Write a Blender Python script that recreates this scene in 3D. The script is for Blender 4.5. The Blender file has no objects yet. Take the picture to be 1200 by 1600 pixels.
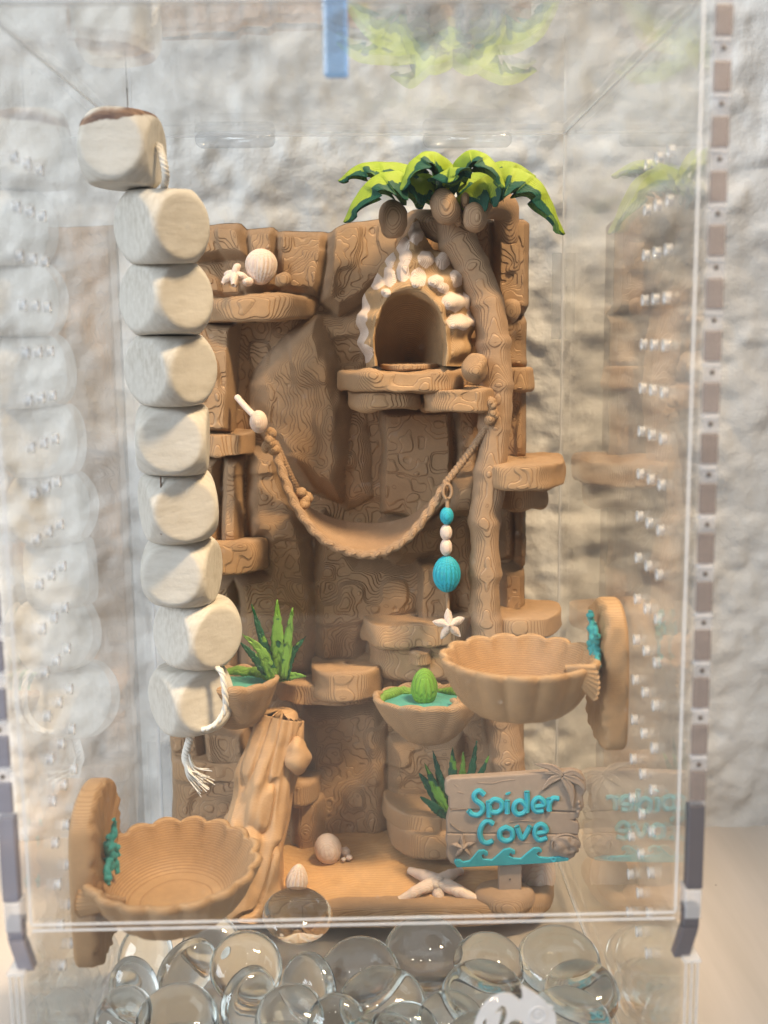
import bpy, math, random
import numpy as np
from mathutils import Vector, Matrix, Euler

random.seed(7)
rng = np.random.default_rng(11)
U = 0.01                       # all lengths below are in centimetres, the scene is in metres
sc = bpy.context.scene
C = sc.collection

# ------------------------------------------------------------------ camera
F_PX, PITCH, YAW, ROLL = 1774.0, 0.1584, 0.0168, -0.0112
CAM = np.array([0.297, -19.94, 15.9])
cp, sp = math.cos(PITCH), math.sin(PITCH)
fwd = np.array([math.sin(YAW)*cp, math.cos(YAW)*cp, -sp])
rt0 = np.cross(fwd, [0, 0, 1]); rt0 /= np.linalg.norm(rt0)
up0 = np.cross(rt0, fwd)
RT = math.cos(ROLL)*rt0 + math.sin(ROLL)*up0
UP = -math.sin(ROLL)*rt0 + math.cos(ROLL)*up0
cam_d = bpy.data.cameras.new('camera')
cam = bpy.data.objects.new('camera', cam_d)
C.objects.link(cam)
cam.matrix_world = Matrix(((RT[0], UP[0], -fwd[0], CAM[0]*U), (RT[1], UP[1], -fwd[1], CAM[1]*U),
                           (RT[2], UP[2], -fwd[2], CAM[2]*U), (0, 0, 0, 1)))
cam_d.sensor_fit = 'VERTICAL'; cam_d.sensor_height = 36.0; cam_d.sensor_width = 27.0
cam_d.lens = F_PX/1600*36
cam_d.clip_start = 0.005; cam_d.clip_end = 20
cam_d.dof.use_dof = True; cam_d.dof.focus_distance = 0.292; cam_d.dof.aperture_fstop = 15.0
sc.camera = cam

# ------------------------------------------------------------------ world, lamps, exposure
w = bpy.data.worlds.new('World'); sc.world = w; w.use_nodes = True
w.node_tree.nodes['Background'].inputs[0].default_value = (0.86, 0.87, 0.90, 1)
w.node_tree.nodes['Background'].inputs[1].default_value = 0.16

def area(name, loc, target, sx, sy, power, col):
    l = bpy.data.lights.new(name, 'AREA'); l.shape = 'RECTANGLE'
    l.size = sx*U; l.size_y = sy*U; l.energy = power; l.color = col
    o = bpy.data.objects.new(name, l); C.objects.link(o)
    o.location = Vector(loc)*U
    o.rotation_euler = (Vector(target)-Vector(loc)).to_track_quat('-Z', 'Y').to_euler()
    return o
area('window_light', (-120, -90, 70), (0, 8, 10), 90, 70, 36, (0.84, 0.92, 1.0))
area('overhead_fill', (0, -20, 160), (0, 5, 0), 170, 150, 12, (0.93, 0.96, 1.0))  # large overhead panel added as soft fill, standing in for ceiling bounce
for k in range(3):             # a short row of warm ceiling spots
    l = bpy.data.lights.new('ceiling_spot', 'SPOT'); l.energy = 39; l.color = (1.0, 0.73, 0.43)
    l.shadow_soft_size = .05; l.spot_size = math.radians(14.2); l.spot_blend = .6
    so = bpy.data.objects.new('ceiling_spot', l); C.objects.link(so)
    so.location = Vector((32+k*8, -24, 95))*U
    so.rotation_euler = (Vector((1.2, 8.5, 9.5))*U-so.location).to_track_quat('-Z', 'Y').to_euler()

for k in range(6):             # small overhead lamps added to put glints in the glass
    area('glint_lamp', (-42+(k % 3)*30, -50-(k//3)*45, 120), (0, 5, 5), 3.2, 3.2, .55, (1.0, 0.88, 0.70))
sc.view_settings.view_transform = 'Standard'; sc.view_settings.look = 'None'
sc.view_settings.gamma = 1; sc.view_settings.exposure = -0.32
sc.render.engine = 'CYCLES'
cy = sc.cycles
cy.max_bounces = 14; cy.diffuse_bounces = 4; cy.glossy_bounces = 5; cy.transmission_bounces = 12
cy.transparent_max_bounces = 40; cy.sample_clamp_indirect = 4.0
cy.caustics_reflective = False; cy.caustics_refractive = True; cy.blur_glossy = 0.3
cy.use_denoising = True

# ------------------------------------------------------------------ geometry helpers (cm)
def ray(px, py):
    d = fwd*F_PX + RT*(px-600) + UP*(800-py)
    return d
def P(px, py, Y):
    d = ray(px, py); t = (Y-CAM[1])/d[1]
    return CAM+d*t
def Pz(px, py, z):
    d = ray(px, py); t = (z-CAM[2])/d[2]
    return CAM+d*t
def Px(px, py, x):
    d = ray(px, py); t = (x-CAM[0])/d[0]
    return CAM+d*t
def S(p):                      # image pixels per centimetre at a point
    return F_PX/float(np.dot(np.asarray(p)-CAM, fwd))
def to_px(V):
    d = V-CAM; z = d@fwd
    return 600+F_PX*(d@RT)/z, 800-F_PX*(d@UP)/z

def _h(i, j, k, s):
    n = (i*73856093) ^ (j*19349663) ^ (k*83492791) ^ (s*2654435)
    n = (n ^ (n >> 13))*1274126177
    n = n & 0x7fffffff
    n = (n ^ (n >> 16))
    return (n % 20011)/10005.0-1.0
def noise(V, scale=1.0, seed=0):
    Q = np.asarray(V, float)/scale+17.3+seed*3.7
    I = np.floor(Q).astype(np.int64); f = Q-I; f = f*f*f*(f*(f*6-15)+10)
    r = 0
    for a in (0, 1):
        for b in (0, 1):
            for c in (0, 1):
                wt = (f[:, 0] if a else 1-f[:, 0])*(f[:, 1] if b else 1-f[:, 1])*(f[:, 2] if c else 1-f[:, 2])
                r = r+wt*_h(I[:, 0]+a, I[:, 1]+b, I[:, 2]+c, seed+1)
    return r
def fbm(V, scale, seed=0, o=3):
    r = 0; a = 1.0
    for k in range(o):
        r = r+a*noise(V, scale/2**k, seed+k*5); a *= .5
    return r
def gfaces(nu, nv, cu=False, cv=False):
    I = np.arange(nu*nv).reshape(nu, nv)
    if cu: I = np.vstack([I, I[:1]])
    if cv: I = np.hstack([I, I[:, :1]])
    return np.stack([I[:-1, :-1], I[1:, :-1], I[1:, 1:], I[:-1, 1:]], -1).reshape(-1, 4).tolist()
def normals(V, F):
    N = np.zeros_like(V)
    by = {}
    for f in F: by.setdefault(len(f), []).append(f)
    for n, fs in by.items():
        if n > 8: continue
        A = np.array(fs)
        a = V[A[:, 0]]; b = V[A[:, 1]]; c = V[A[:, 2]]; d = V[A[:, -1]]
        nn = np.cross(b-a, c-a)+(np.cross(c-a, d-a) if n > 3 else 0)
        for k in range(n): np.add.at(N, A[:, k], nn)
    L = np.linalg.norm(N, axis=1, keepdims=True); L[L == 0] = 1
    return N/L
def rough(M, *layers):
    V, F = M; V = np.asarray(V, float)
    N = normals(V, F); d = 0
    for amp, scale, seed in layers: d = d+amp*noise(V, scale, seed)
    return V+N*d[:, None], F
def join(*Ms):
    Vs = []; Fs = []; n = 0
    for V, F in Ms:
        Vs.append(np.asarray(V, float)); Fs += [[i+n for i in f] for f in F]; n += len(V)
    return np.vstack(Vs), Fs
def mk(name, M, mat, parent=None, smooth=True, attr=None, mats=None, midx=None):
    V, F = M; V = np.asarray(V, float)
    me = bpy.data.meshes.new(name)
    me.from_pydata((V*U).tolist(), [], [list(map(int, f)) for f in F])
    ms = mats or [mat]
    for m in ms: me.materials.append(m)
    if midx is not None: me.polygons.foreach_set('material_index', list(midx))
    if smooth: me.polygons.foreach_set('use_smooth', [True]*len(F))
    if attr is not None:
        for k, a in attr.items():
            at = me.attributes.new(k, 'FLOAT', 'POINT'); at.data.foreach_set('value', np.asarray(a, np.float32))
    me.update()
    o = bpy.data.objects.new(name, me); C.objects.link(o)
    if parent is not None:
        o.parent = parent
        o.matrix_parent_inverse = Matrix.Translation(-parent.location) if parent.type == 'EMPTY' else Matrix()
    return o
def thing(name, label, cat, loc=(0, 0, 0), group=None):
    o = bpy.data.objects.new(name, None); C.objects.link(o)
    o.empty_display_size = .01; o.location = Vector([float(c) for c in loc])*U
    o['label'] = label; o['category'] = cat
    if group: o['group'] = group
    return o
def tag(o, label, cat, group=None):
    o['label'] = label; o['category'] = cat
    if group: o['group'] = group
    return o
def outward(M):
    V, F = M; V = np.asarray(V, float); c = V.mean(0); t = 0
    for f in F[::max(1, len(F)//400)]:
        a, b, d = V[f[0]], V[f[1]], V[f[2]]
        t += np.dot(np.cross(b-a, d-a), (a+b+d)/3-c)
    return (V, F) if t > 0 else (V, [f[::-1] for f in F])
def spline(pts, n):
    pts = np.asarray(pts, float)
    if len(pts) == 2: return pts[0]+(pts[1]-pts[0])*np.linspace(0, 1, n)[:, None]
    Q = np.vstack([2*pts[0]-pts[1], pts, 2*pts[-1]-pts[-2]])
    m = len(pts)-1; t = np.linspace(0, m-1e-6, n); i = t.astype(int); f = (t-i)[:, None]
    a, b, c, d = Q[i], Q[i+1], Q[i+2], Q[i+3]
    return .5*(2*b+(c-a)*f+(2*a-5*b+4*c-d)*f*f+(-a+3*b-3*c+d)*f**3)
def tube(pts, rad, n=14, m=None, closed=False, rmod=None, flat=1.0):
    m = m or max(8, len(pts)*6)
    if closed:
        pts = np.asarray(pts, float); pts = np.vstack([pts, pts[:1]])
        path = spline(pts, m+1)[:-1]
    else: path = spline(pts, m)
    rad = np.interp(np.linspace(0, 1, m), np.linspace(0, 1, np.size(rad)), np.atleast_1d(rad)) if np.size(rad) > 1 else np.full(m, float(rad))
    T = np.gradient(path, axis=0)
    if closed: T = np.roll(path, -1, 0)-np.roll(path, 1, 0)
    T /= np.linalg.norm(T, axis=1, keepdims=True)+1e-12
    ref = np.array([0, 1, 0.]) if abs(T[0][1]) < .8 else np.array([1, 0, 0.])
    A = ref-T[0]*np.dot(ref, T[0]); A /= np.linalg.norm(A)
    th = np.linspace(0, 2*np.pi, n, endpoint=False); V = np.zeros((m, n, 3))
    for i in range(m):
        A = A-T[i]*np.dot(A, T[i]); A /= np.linalg.norm(A); B = np.cross(T[i], A)
        r = rad[i]*(rmod(i/(m-1), th) if rmod is not None else np.ones(n))
        V[i] = path[i]+(np.cos(th)*r*flat)[:, None]*A+(np.sin(th)*r)[:, None]*B
    V = V.reshape(-1, 3); F = gfaces(m, n, cu=closed, cv=True)
    if not closed:
        V = np.vstack([V, path[:1]-T[:1]*rad[0]*.35, path[-1:]+T[-1:]*rad[-1]*.35]); a = m*n
        F += [[a, (j+1) % n, j] for j in range(n)]+[[a+1, (m-1)*n+j, (m-1)*n+(j+1) % n] for j in range(n)]
    return outward((V, F))
def ball(c, r, n=24, ribs=0, amp=.05, axis='z', rot=None, p=1.0, taper=0.0):
    th = np.linspace(0, np.pi, n//2+1)[1:-1]; ph = np.linspace(0, 2*np.pi, n, endpoint=False)
    A, B = np.meshgrid(th, ph, indexing='ij')
    k = 1+amp*np.cos(ribs*B)*np.sin(A) if ribs else 1.0
    z = np.cos(A); s = np.sin(A)*k*(1-taper*z)
    V = np.stack([s*np.cos(B), s*np.sin(B), z*np.ones_like(B)], -1).reshape(-1, 3)
    m = len(th); F = gfaces(m, n, cv=True)
    V = np.vstack([V, [0, 0, 1], [0, 0, -1]]); a = m*n
    F += [[a, j, (j+1) % n] for j in range(n)]+[[a+1, (m-1)*n+(j+1) % n, (m-1)*n+j] for j in range(n)]
    if axis == 'y': V = V[:, [0, 2, 1]]*[1, -1, 1]
    V = V*np.array(r)
    if rot is not None: V = V@np.array(Euler([math.radians(a) for a in rot]).to_matrix()).T
    return outward((V+np.array(c), F))
def box(x0, x1, y0, y1, z0, z1):
    V = [(x, y, z) for x in (x0, x1) for y in (y0, y1) for z in (z0, z1)]
    F = [[0, 1, 3, 2], [4, 6, 7, 5], [0, 4, 5, 1], [2, 3, 7, 6], [0, 2, 6, 4], [1, 5, 7, 3]]
    return np.array(V, float), F
def slab(outline, z0, z1, rnd=.18, n=110, lay=((.07, .9, 1), (.035, .35, 2)), tilt=(0, 0), nz=9, dome=0.0, undercut=0.0):
    o = np.asarray(outline, float); o = np.vstack([o, o[:1]])
    for _ in range(3):         # round the corners
        a, b = o[:-1], o[1:]
        q = np.empty((2*len(a), 2)); q[0::2] = a*.75+b*.25; q[1::2] = a*.25+b*.75
        o = np.vstack([q, q[:1]])
    L = np.r_[0, np.cumsum(np.linalg.norm(np.diff(o, axis=0), axis=1))]
    t = np.linspace(0, L[-1], n, endpoint=False)
    O = np.stack([np.interp(t, L, o[:, 0]), np.interp(t, L, o[:, 1])], -1); c = O.mean(0)
    R = np.linalg.norm(O-c, axis=1).mean(); rings = []
    k = min(rnd, (z1-z0)/2)
    for u in np.linspace(0.04, 1, 9)[:-1]: rings.append((u*(1-k/R), z1+dome*(1-u*u)))
    for a in np.linspace(0, np.pi/2, 5): rings.append((1-k/R+k/R*math.sin(a), z1-k+k*math.cos(a)))
    for u in np.linspace(0, 1, nz)[1:-1]: rings.append((1-undercut*u, z1-k-(z1-z0-2*k)*u))
    for a in np.linspace(0, np.pi/2, 5): rings.append(((1-undercut)-k/R+k/R*math.cos(a), z0+k-k*math.sin(a)))
    for u in (.7, .35, .04): rings.append((u*(1-k/R), z0))
    V = np.array([[*(c+(O[j]-c)*s), z] for s, z in rings for j in range(n)])
    F = gfaces(len(rings), n, cv=True)
    F.append(list(range(n))[::-1]); F.append([(len(rings)-1)*n+j for j in range(n)])
    V, F = outward((V, F))
    V, F = rough((V, F), *lay)
    V[:, 2] += (V[:, 0]-c[0])*tilt[0]+(V[:, 1]-c[1])*tilt[1]
    return V, F
def ledge(pl, pr, pt, pb, yf, yb=12.5, r=.5, **k):
    k['rnd'] = k.get('rnd', .18)*.62
    """rock shelf: image span pl..pr, front face from row pt to row pb at depth yf, running back to yb"""
    pm = (pl+pr)/2
    x0 = P(pl, pt, yf+.3)[0]; x1 = P(pr, pt, yf+.3)[0]
    z1 = P(pm, pt, yf)[2]; z0 = P(pm, pb, yf)[2]
    w = x1-x0; r = min(r, w*.4)
    out = [(x0, yb), (x0-.02, yf+r*1.3), (x0+r*.5, yf+r*.3), (x0+w*.35, yf-.04), (x0+w*.7, yf+.02), (x1-r*.5, yf+r*.35), (x1, yf+r*1.4), (x1-.03, yb)]
    seed = int(pl+pt)
    return slab(out, z0, z1, lay=k.pop('lay', ((.1, .9, seed), (.045, .35, seed+3))), **k)
def prism(poly, yf, yb):
    n = len(poly); a = np.array([P(x, y, yf) for x, y in poly]); b = a.copy(); b[:, 1] = yb
    V = np.vstack([a, b]); F = [list(range(n)), [n+i for i in range(n)][::-1]]
    F += [[i, n+i, n+(i+1) % n, (i+1) % n] for i in range(n)]
    return outward((V, F))
def bevel(o, wd=.03, seg=2):
    m = o.modifiers.new('bevel', 'BEVEL'); m.width = wd*U; m.segments = seg; m.limit_method = 'ANGLE'; m.angle_limit = .6
    return o
def star(c, R, ri=.36, h=.22, arms=5, rot=0.0, ax=None, curl=0.0, lean=None, n=100, sharp=1.5):
    th = np.linspace(0, 2*np.pi, n, endpoint=False)
    k = np.abs(((th-rot)*arms/(2*np.pi)+.5) % 1-.5)*2
    rr = R*(ri+(1-ri)*(1-k)**sharp)
    V = []; m = 9
    for s in (1, -1):
        for i in range(m):
            u = (i+.15)/m if i < m-1 else 1
            z = s*h*(1-.55*u)*math.sqrt(max(0, 1-u**3))*(1-.35*(rr/R)*u)+curl*(u*rr/R)**2
            V += [(rr[j]*u*math.cos(th[j]), rr[j]*u*math.sin(th[j]), (z[j] if np.ndim(z) else z)) for j in range(n)]
    F = gfaces(m, n, cv=True); G = [[a+m*n for a in f[::-1]] for f in gfaces(m, n, cv=True)]
    F = F+G+[list(range(n))[::-1], [m*n+j for j in range(n)]]
    V = np.array(V)
    if lean is not None: V = V@np.array(Euler([math.radians(a) for a in lean]).to_matrix()).T
    return outward((V+np.array(c), F))
def bowl(c, rx, ry, dep, ribs=14, scal=.06, th=.16, n=140, foot=.32, out=1.0, ang0=0.0, lip=.05, pw=.55):
    ph = np.linspace(0, 2*np.pi, n, endpoint=False)
    lob = np.abs(np.cos(ribs/2*(ph-ang0)))**.8
    prof = []
    for u in np.linspace(0, 1, 16): prof.append((foot+(1-foot)*u**pw, -dep*(1-u), u, 0))
    for a in np.linspace(0, np.pi, 5)[1:-1]: prof.append((1-th/rx*(1-math.cos(a))/2, th*.45*math.sin(a), 1, a/np.pi))
    for u in np.linspace(1, 0, 14): prof.append(((foot+(1-foot)*u**pw-th/rx) if u > .02 else .3, -dep*(1-u)*(1-th/dep)+0, u, 1))
    V = []
    for s, z, u, w_ in prof:
        k = s*(1+scal*(lob-.5)*(u**3*.8 if w_ == 1 and u < 1 else min(1, .25+u)))
        V += [(c[0]+rx*k[j]*math.cos(ph[j]), c[1]+ry*k[j]*math.sin(ph[j]), c[2]+z+lip*u**3*(lob[j]-.5)) for j in range(n)]
    m = len(prof); F = gfaces(m, n, cv=True)+[list(range(n)), [(m-1)*n+j for j in range(n)][::-1]]
    V = np.array(V)
    f = F[5*n]; nn = np.cross(V[f[1]]-V[f[0]], V[f[2]]-V[f[0]])
    if np.dot(nn, V[f[0]]-np.array(c)) < 0: F = [g[::-1] for g in F]
    return V, F
def leaf(pts, wd, dep=.07, n=22):
    """thick pointed succulent leaf along a spine"""
    path = spline(pts, n); t = np.linspace(0, 1, n)
    wv = wd*np.minimum(1, (.45+t*1.6))*(1-t**2.2)+.012
    T = np.gradient(path, axis=0); T /= np.linalg.norm(T, axis=1, keepdims=True)
    V = []
    for i in range(n):
        W = np.cross(T[i], [0, 1, 0]); W /= np.linalg.norm(W)+1e-9; N = np.cross(W, T[i])
        if N[1] > 0: N = -N
        sr = 1+.12*math.sin(i*2.4)
        for a, b in ((-1, 0), (-.7, .35), (-.25, .25), (.0, .12), (.25, .25), (.7, .35), (1, 0), (.6, -.5), (0, -.8), (-.6, -.5)):
            V.append(path[i]+W*a*wv[i]*sr+N*b*dep*(1-.7*t[i]))
    F = gfaces(n, 10, cv=True)+[list(range(10)), [(n-1)*10+j for j in range(10)][::-1]]
    return outward((np.array(V), F))

# ------------------------------------------------------------------ materials
def newmat(name):
    m = bpy.data.materials.new(name); m.use_nodes = True
    nt = m.node_tree; b = nt.nodes['Principled BSDF']
    return m, nt, b
def nd(nt, t, **k):
    n = nt.nodes.new(t)
    for a, v in k.items(): setattr(n, a, v)
    return n
def math_(nt, op, a, b=None, c=None):
    n = nd(nt, 'ShaderNodeMath', operation=op)
    for i, v in enumerate((a, b, c)):
        if v is None: continue
        if isinstance(v, (int, float)): n.inputs[i].default_value = v
        else: nt.links.new(v, n.inputs[i])
    return n.outputs[0]
def mixc(nt, fac, a, b, mode='MIX'):
    n = nd(nt, 'ShaderNodeMix', data_type='RGBA', blend_type=mode)
    for s, v in ((n.inputs[0], fac), (n.inputs[6], a), (n.inputs[7], b)):
        if isinstance(v, (int, float)): s.default_value = v
        elif isinstance(v, tuple): s.default_value = (*v, 1) if len(v) == 3 else v
        else: nt.links.new(v, s)
    return n.outputs[2]
def noisen(nt, vec, scale, detail=2, rough_=.5):
    n = nd(nt, 'ShaderNodeTexNoise'); n.inputs['Scale'].default_value = scale
    n.inputs['Detail'].default_value = detail; n.inputs['Roughness'].default_value = rough_
    if vec is not None: nt.links.new(vec, n.inputs['Vector'])
    return n.outputs[0]
def ramp(nt, v, a, b):
    n = nd(nt, 'ShaderNodeMapRange', interpolation_type='SMOOTHSTEP'); nt.links.new(v, n.inputs[0])
    n.inputs[1].default_value = a; n.inputs[2].default_value = b
    return n.outputs[0]
def filament(name, col, layer=.05, rough_=.55, axis=1, second=None, edge=(.45, .55), attr='mask', groove=.62, bump=.8, warp=.0, sss=0.0, nsc=130, lw=.0135):
    """printed plastic: fine layers stacked along one axis, seen as contour lines"""
    m, nt, b = newmat(name)
    geo = nd(nt, 'ShaderNodeNewGeometry'); pos = geo.outputs['Position']
    sx = nd(nt, 'ShaderNodeSeparateXYZ'); nt.links.new(pos, sx.inputs[0])
    y = sx.outputs[axis]
    if warp:
        y = math_(nt, 'ADD', y, math_(nt, 'MULTIPLY', math_(nt, 'SUBTRACT', noisen(nt, pos, nsc, 2.5), .5), warp*U))
    v = math_(nt, 'DIVIDE', y, layer*U); fr = math_(nt, 'FRACT', v)
    tri = math_(nt, 'MULTIPLY', math_(nt, 'ABSOLUTE', math_(nt, 'SUBTRACT', fr, .5)), 2)     # 1 at the layer joint
    # the step shadow between two layers, painted into the colour, keeps the same width, so the lines crowd on slopes and part on flats
    sn = nd(nt, 'ShaderNodeSeparateXYZ'); nt.links.new(geo.outputs['Normal'], sn.inputs[0])
    ny = math_(nt, 'ABSOLUTE', sn.outputs[axis])
    tan_ = math_(nt, 'DIVIDE', math_(nt, 'SQRT', math_(nt, 'MAXIMUM', math_(nt, 'SUBTRACT', 1.0, math_(nt, 'MULTIPLY', ny, ny)), .0001)), math_(nt, 'ADD', ny, .02))
    wl = math_(nt, 'MINIMUM', math_(nt, 'MULTIPLY', tan_, lw/layer), .26)
    line = math_(nt, 'SUBTRACT', 1.0, math_(nt, 'SMOOTH_MIN', math_(nt, 'DIVIDE', math_(nt, 'SUBTRACT', 1.0, tri), math_(nt, 'MULTIPLY', wl, 2.6)), 1.0, .2))
    line = math_(nt, 'MAXIMUM', line, 0.0)
    base = col
    if second is not None:
        at = nd(nt, 'ShaderNodeAttribute', attribute_name=attr)
        f = math_(nt, 'ADD', at.outputs['Fac'], math_(nt, 'MULTIPLY', math_(nt, 'SUBTRACT', noisen(nt, pos, 500, 3), .5), .35))
        base = mixc(nt, ramp(nt, f, *edge), col, second)
    big = noisen(nt, pos, 45, 3)
    base = mixc(nt, ramp(nt, big, .3, .75), base, mixc(nt, 1.0, base, (.84, .82, .80), 'MULTIPLY'))
    base = mixc(nt, ramp(nt, noisen(nt, pos, 420, 4, .65), .42, .72), base, mixc(nt, 1.0, base, (1.10, 1.09, 1.07), 'MULTIPLY'))
    base = mixc(nt, math_(nt, 'MULTIPLY', line, 1.0), base, mixc(nt, 1.0, base, (groove, groove*.9, groove*.82), 'MULTIPLY'))
    nt.links.new(base, b.inputs['Base Color'])
    b.inputs['Roughness'].default_value = rough_
    b.inputs['Specular IOR Level'].default_value = .35
    if sss:
        b.inputs['Subsurface Weight'].default_value = sss; b.inputs['Subsurface Radius'].default_value = (.004, .0025, .0015); b.inputs['Subsurface Scale'].default_value = .4
    st = ramp(nt, fr, .75, 1.0)
    hgt = math_(nt, 'SUBTRACT', fr, st)
    hgt = math_(nt, 'ADD', hgt, math_(nt, 'MULTIPLY', noisen(nt, pos, 2600, 2), .35))
    bp = nd(nt, 'ShaderNodeBump'); bp.inputs['Strength'].default_value = bump; bp.inputs['Distance'].default_value = layer*U*.75
    nt.links.new(hgt, bp.inputs['Height']); nt.links.new(bp.outputs[0], b.inputs['Normal'])
    return m
TAN = (.45, .29, .165)
M_rock = filament('rock_print', TAN, .028, groove=.60, bump=1.1)
M_ledge = filament('ledge_print', (.49, .31, .17), .03, groove=.60)
M_trunk = filament('trunk_print', (.46, .30, .18), .034, groove=.62)
M_smooth = filament('bowl_print', (.51, .32, .165), .045, axis=2, groove=.74, bump=.5)
M_sand = filament('sand_print', (.54, .325, .15), .03, axis=2, groove=.9, bump=.25)
M_log = filament('log_print', (.52, .335, .185), .035, axis=2, groove=.86, bump=.35)
M_shellhouse = filament('shell_house_print', (.52, .34, .18), .034, second=(.80, .66, .57), edge=(.22, .40), groove=.72)
M_white = filament('cream_print', (.80, .66, .57), .035, groove=.88, bump=.35, sss=.2)
M_sign = filament('sign_print', (.36, .28, .225), .02, groove=.85, bump=.3)
M_teal = filament('teal_print', (.035, .44, .58), .04, groove=.8, bump=.4)
M_teal2 = filament('coral_print', (.05, .40, .42), .05, groove=.8, bump=.5)
M_water = filament('pond_print', (.10, .38, .33), .05, axis=2, groove=.8, bump=.4)
M_leaf = filament('palm_leaf_print', (.33, .47, .035), .04, second=(.006, .085, .05), edge=(.53, .57), groove=.85)
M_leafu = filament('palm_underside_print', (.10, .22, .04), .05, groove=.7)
M_aloe = filament('aloe_print', (.19, .40, .06), .05, second=(.012, .11, .05), edge=(.5, .6), groove=.7)
M_aloed = filament('dark_aloe_print', (.12, .30, .05), .05, second=(.01, .09, .05), edge=(.32, .42), groove=.7)
M_moss = filament('moss_print', (.22, .42, .06), .05, groove=.6)

def acrylic(name, tint=(.985, .99, .99), spec=1.0, rg=0.0, milk=0.0, mcol=(.85, .86, .88), dust=False):
    m, nt, b = newmat(name); nt.nodes.remove(b)
    out = nt.nodes['Material Output']
    geo = nd(nt, 'ShaderNodeNewGeometry')
    ior = math_(nt, 'ADD', math_(nt, 'MULTIPLY', geo.outputs['Backfacing'], 1/1.49-1.49), 1.49)
    fr = nd(nt, 'ShaderNodeFresnel'); nt.links.new(ior, fr.inputs['IOR'])
    tr = nd(nt, 'ShaderNodeBsdfTransparent'); tr.inputs[0].default_value = (*tint, 1)
    gl = nd(nt, 'ShaderNodeBsdfGlossy'); gl.inputs['Roughness'].default_value = rg; gl.inputs[0].default_value = (spec, spec, spec, 1)
    mx = nd(nt, 'ShaderNodeMixShader'); nt.links.new(fr.outputs[0], mx.inputs[0]); nt.links.new(tr.outputs[0], mx.inputs[1]); nt.links.new(gl.outputs[0], mx.inputs[2])
    last = mx.outputs[0]
    if milk:
        df = nd(nt, 'ShaderNodeBsdfDiffuse'); df.inputs[0].default_value = (*mcol, 1)
        m2 = nd(nt, 'ShaderNodeMixShader'); m2.inputs[0].default_value = milk
        if dust:               # smudges, specks and fine scratches on the sheet
            tc = nd(nt, 'ShaderNodeTexCoord'); p_ = tc.outputs['Object']
            sm = math_(nt, 'MULTIPLY', ramp(nt, noisen(nt, p_, 30, 3, .6), .45, .8), milk)
            sk = math_(nt, 'MULTIPLY', ramp(nt, noisen(nt, p_, 2200, 0), .86, .885), .5)
            nt.links.new(math_(nt, 'ADD', sm, sk), m2.inputs[0])
        nt.links.new(last, m2.inputs[1]); nt.links.new(df.outputs[0], m2.inputs[2]); last = m2.outputs[0]
    nt.links.new(last, out.inputs[0])
    return m
M_pane = acrylic('clear_acrylic', milk=.002, dust=True)
M_edge = acrylic('polished_acrylic_edge', (.95, .96, .97), rg=.12, milk=.30)
M_flange = acrylic('flange_acrylic', (.90, .90, .92), rg=.15, milk=.12)
M_rim = acrylic('cut_acrylic_rim', (.95, .96, .98), rg=.06, milk=.34)
M_line = acrylic('bright_cut_line', (.95, .95, .97), rg=.1, milk=.7)
M_etch = acrylic('etched_acrylic', (.9, .9, .92), rg=.3, milk=.5)
def simple(name, col, rg=.5, **k):
    m, nt, b = newmat(name); b.inputs['Base Color'].default_value = (*col, 1); b.inputs['Roughness'].default_value = rg
    for a, v in k.items(): b.inputs[a.replace('_', ' ')].default_value = v
    return m
M_taupe = acrylic('edge_refraction_taupe', (.70, .64, .61), rg=.2, milk=.30, mcol=(.42, .37, .35))
M_haze = acrylic('pale_edge_refraction', (.75, .70, .68), rg=.2, milk=.32, mcol=(.46, .41, .39))
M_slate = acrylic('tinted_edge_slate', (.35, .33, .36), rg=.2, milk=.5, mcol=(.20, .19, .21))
M_lilac = acrylic('edge_and_refraction_lilac', (.6, .6, .66), rg=.2, milk=.45, mcol=(.36, .36, .42))
M_hole = simple('hole_dark', (.08, .06, .05), .4)
M_blue = acrylic('blue_reflection', (.50, .72, .97), rg=.15, milk=.12)
def glassm():
    m, nt, b = newmat('clear_glass_pebble')
    b.inputs['Base Color'].default_value = (.97, .99, .985, 1); b.inputs['Roughness'].default_value = .0
    b.inputs['Transmission Weight'].default_value = 1; b.inputs['IOR'].default_value = 1.50
    tc = nd(nt, 'ShaderNodeTexCoord')
    bp = nd(nt, 'ShaderNodeBump'); bp.inputs['Strength'].default_value = .16; bp.inputs['Distance'].default_value = .0006
    nt.links.new(noisen(nt, tc.outputs['Object'], 140, 2), bp.inputs['Height']); nt.links.new(bp.outputs[0], b.inputs['Normal'])
    va = nd(nt, 'ShaderNodeVolumeAbsorption'); va.inputs[0].default_value = (.70, .90, .84, 1); va.inputs[1].default_value = 8
    nt.links.new(va.outputs[0], nt.nodes['Material Output'].inputs['Volume'])
    return m
M_glass = glassm()
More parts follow.
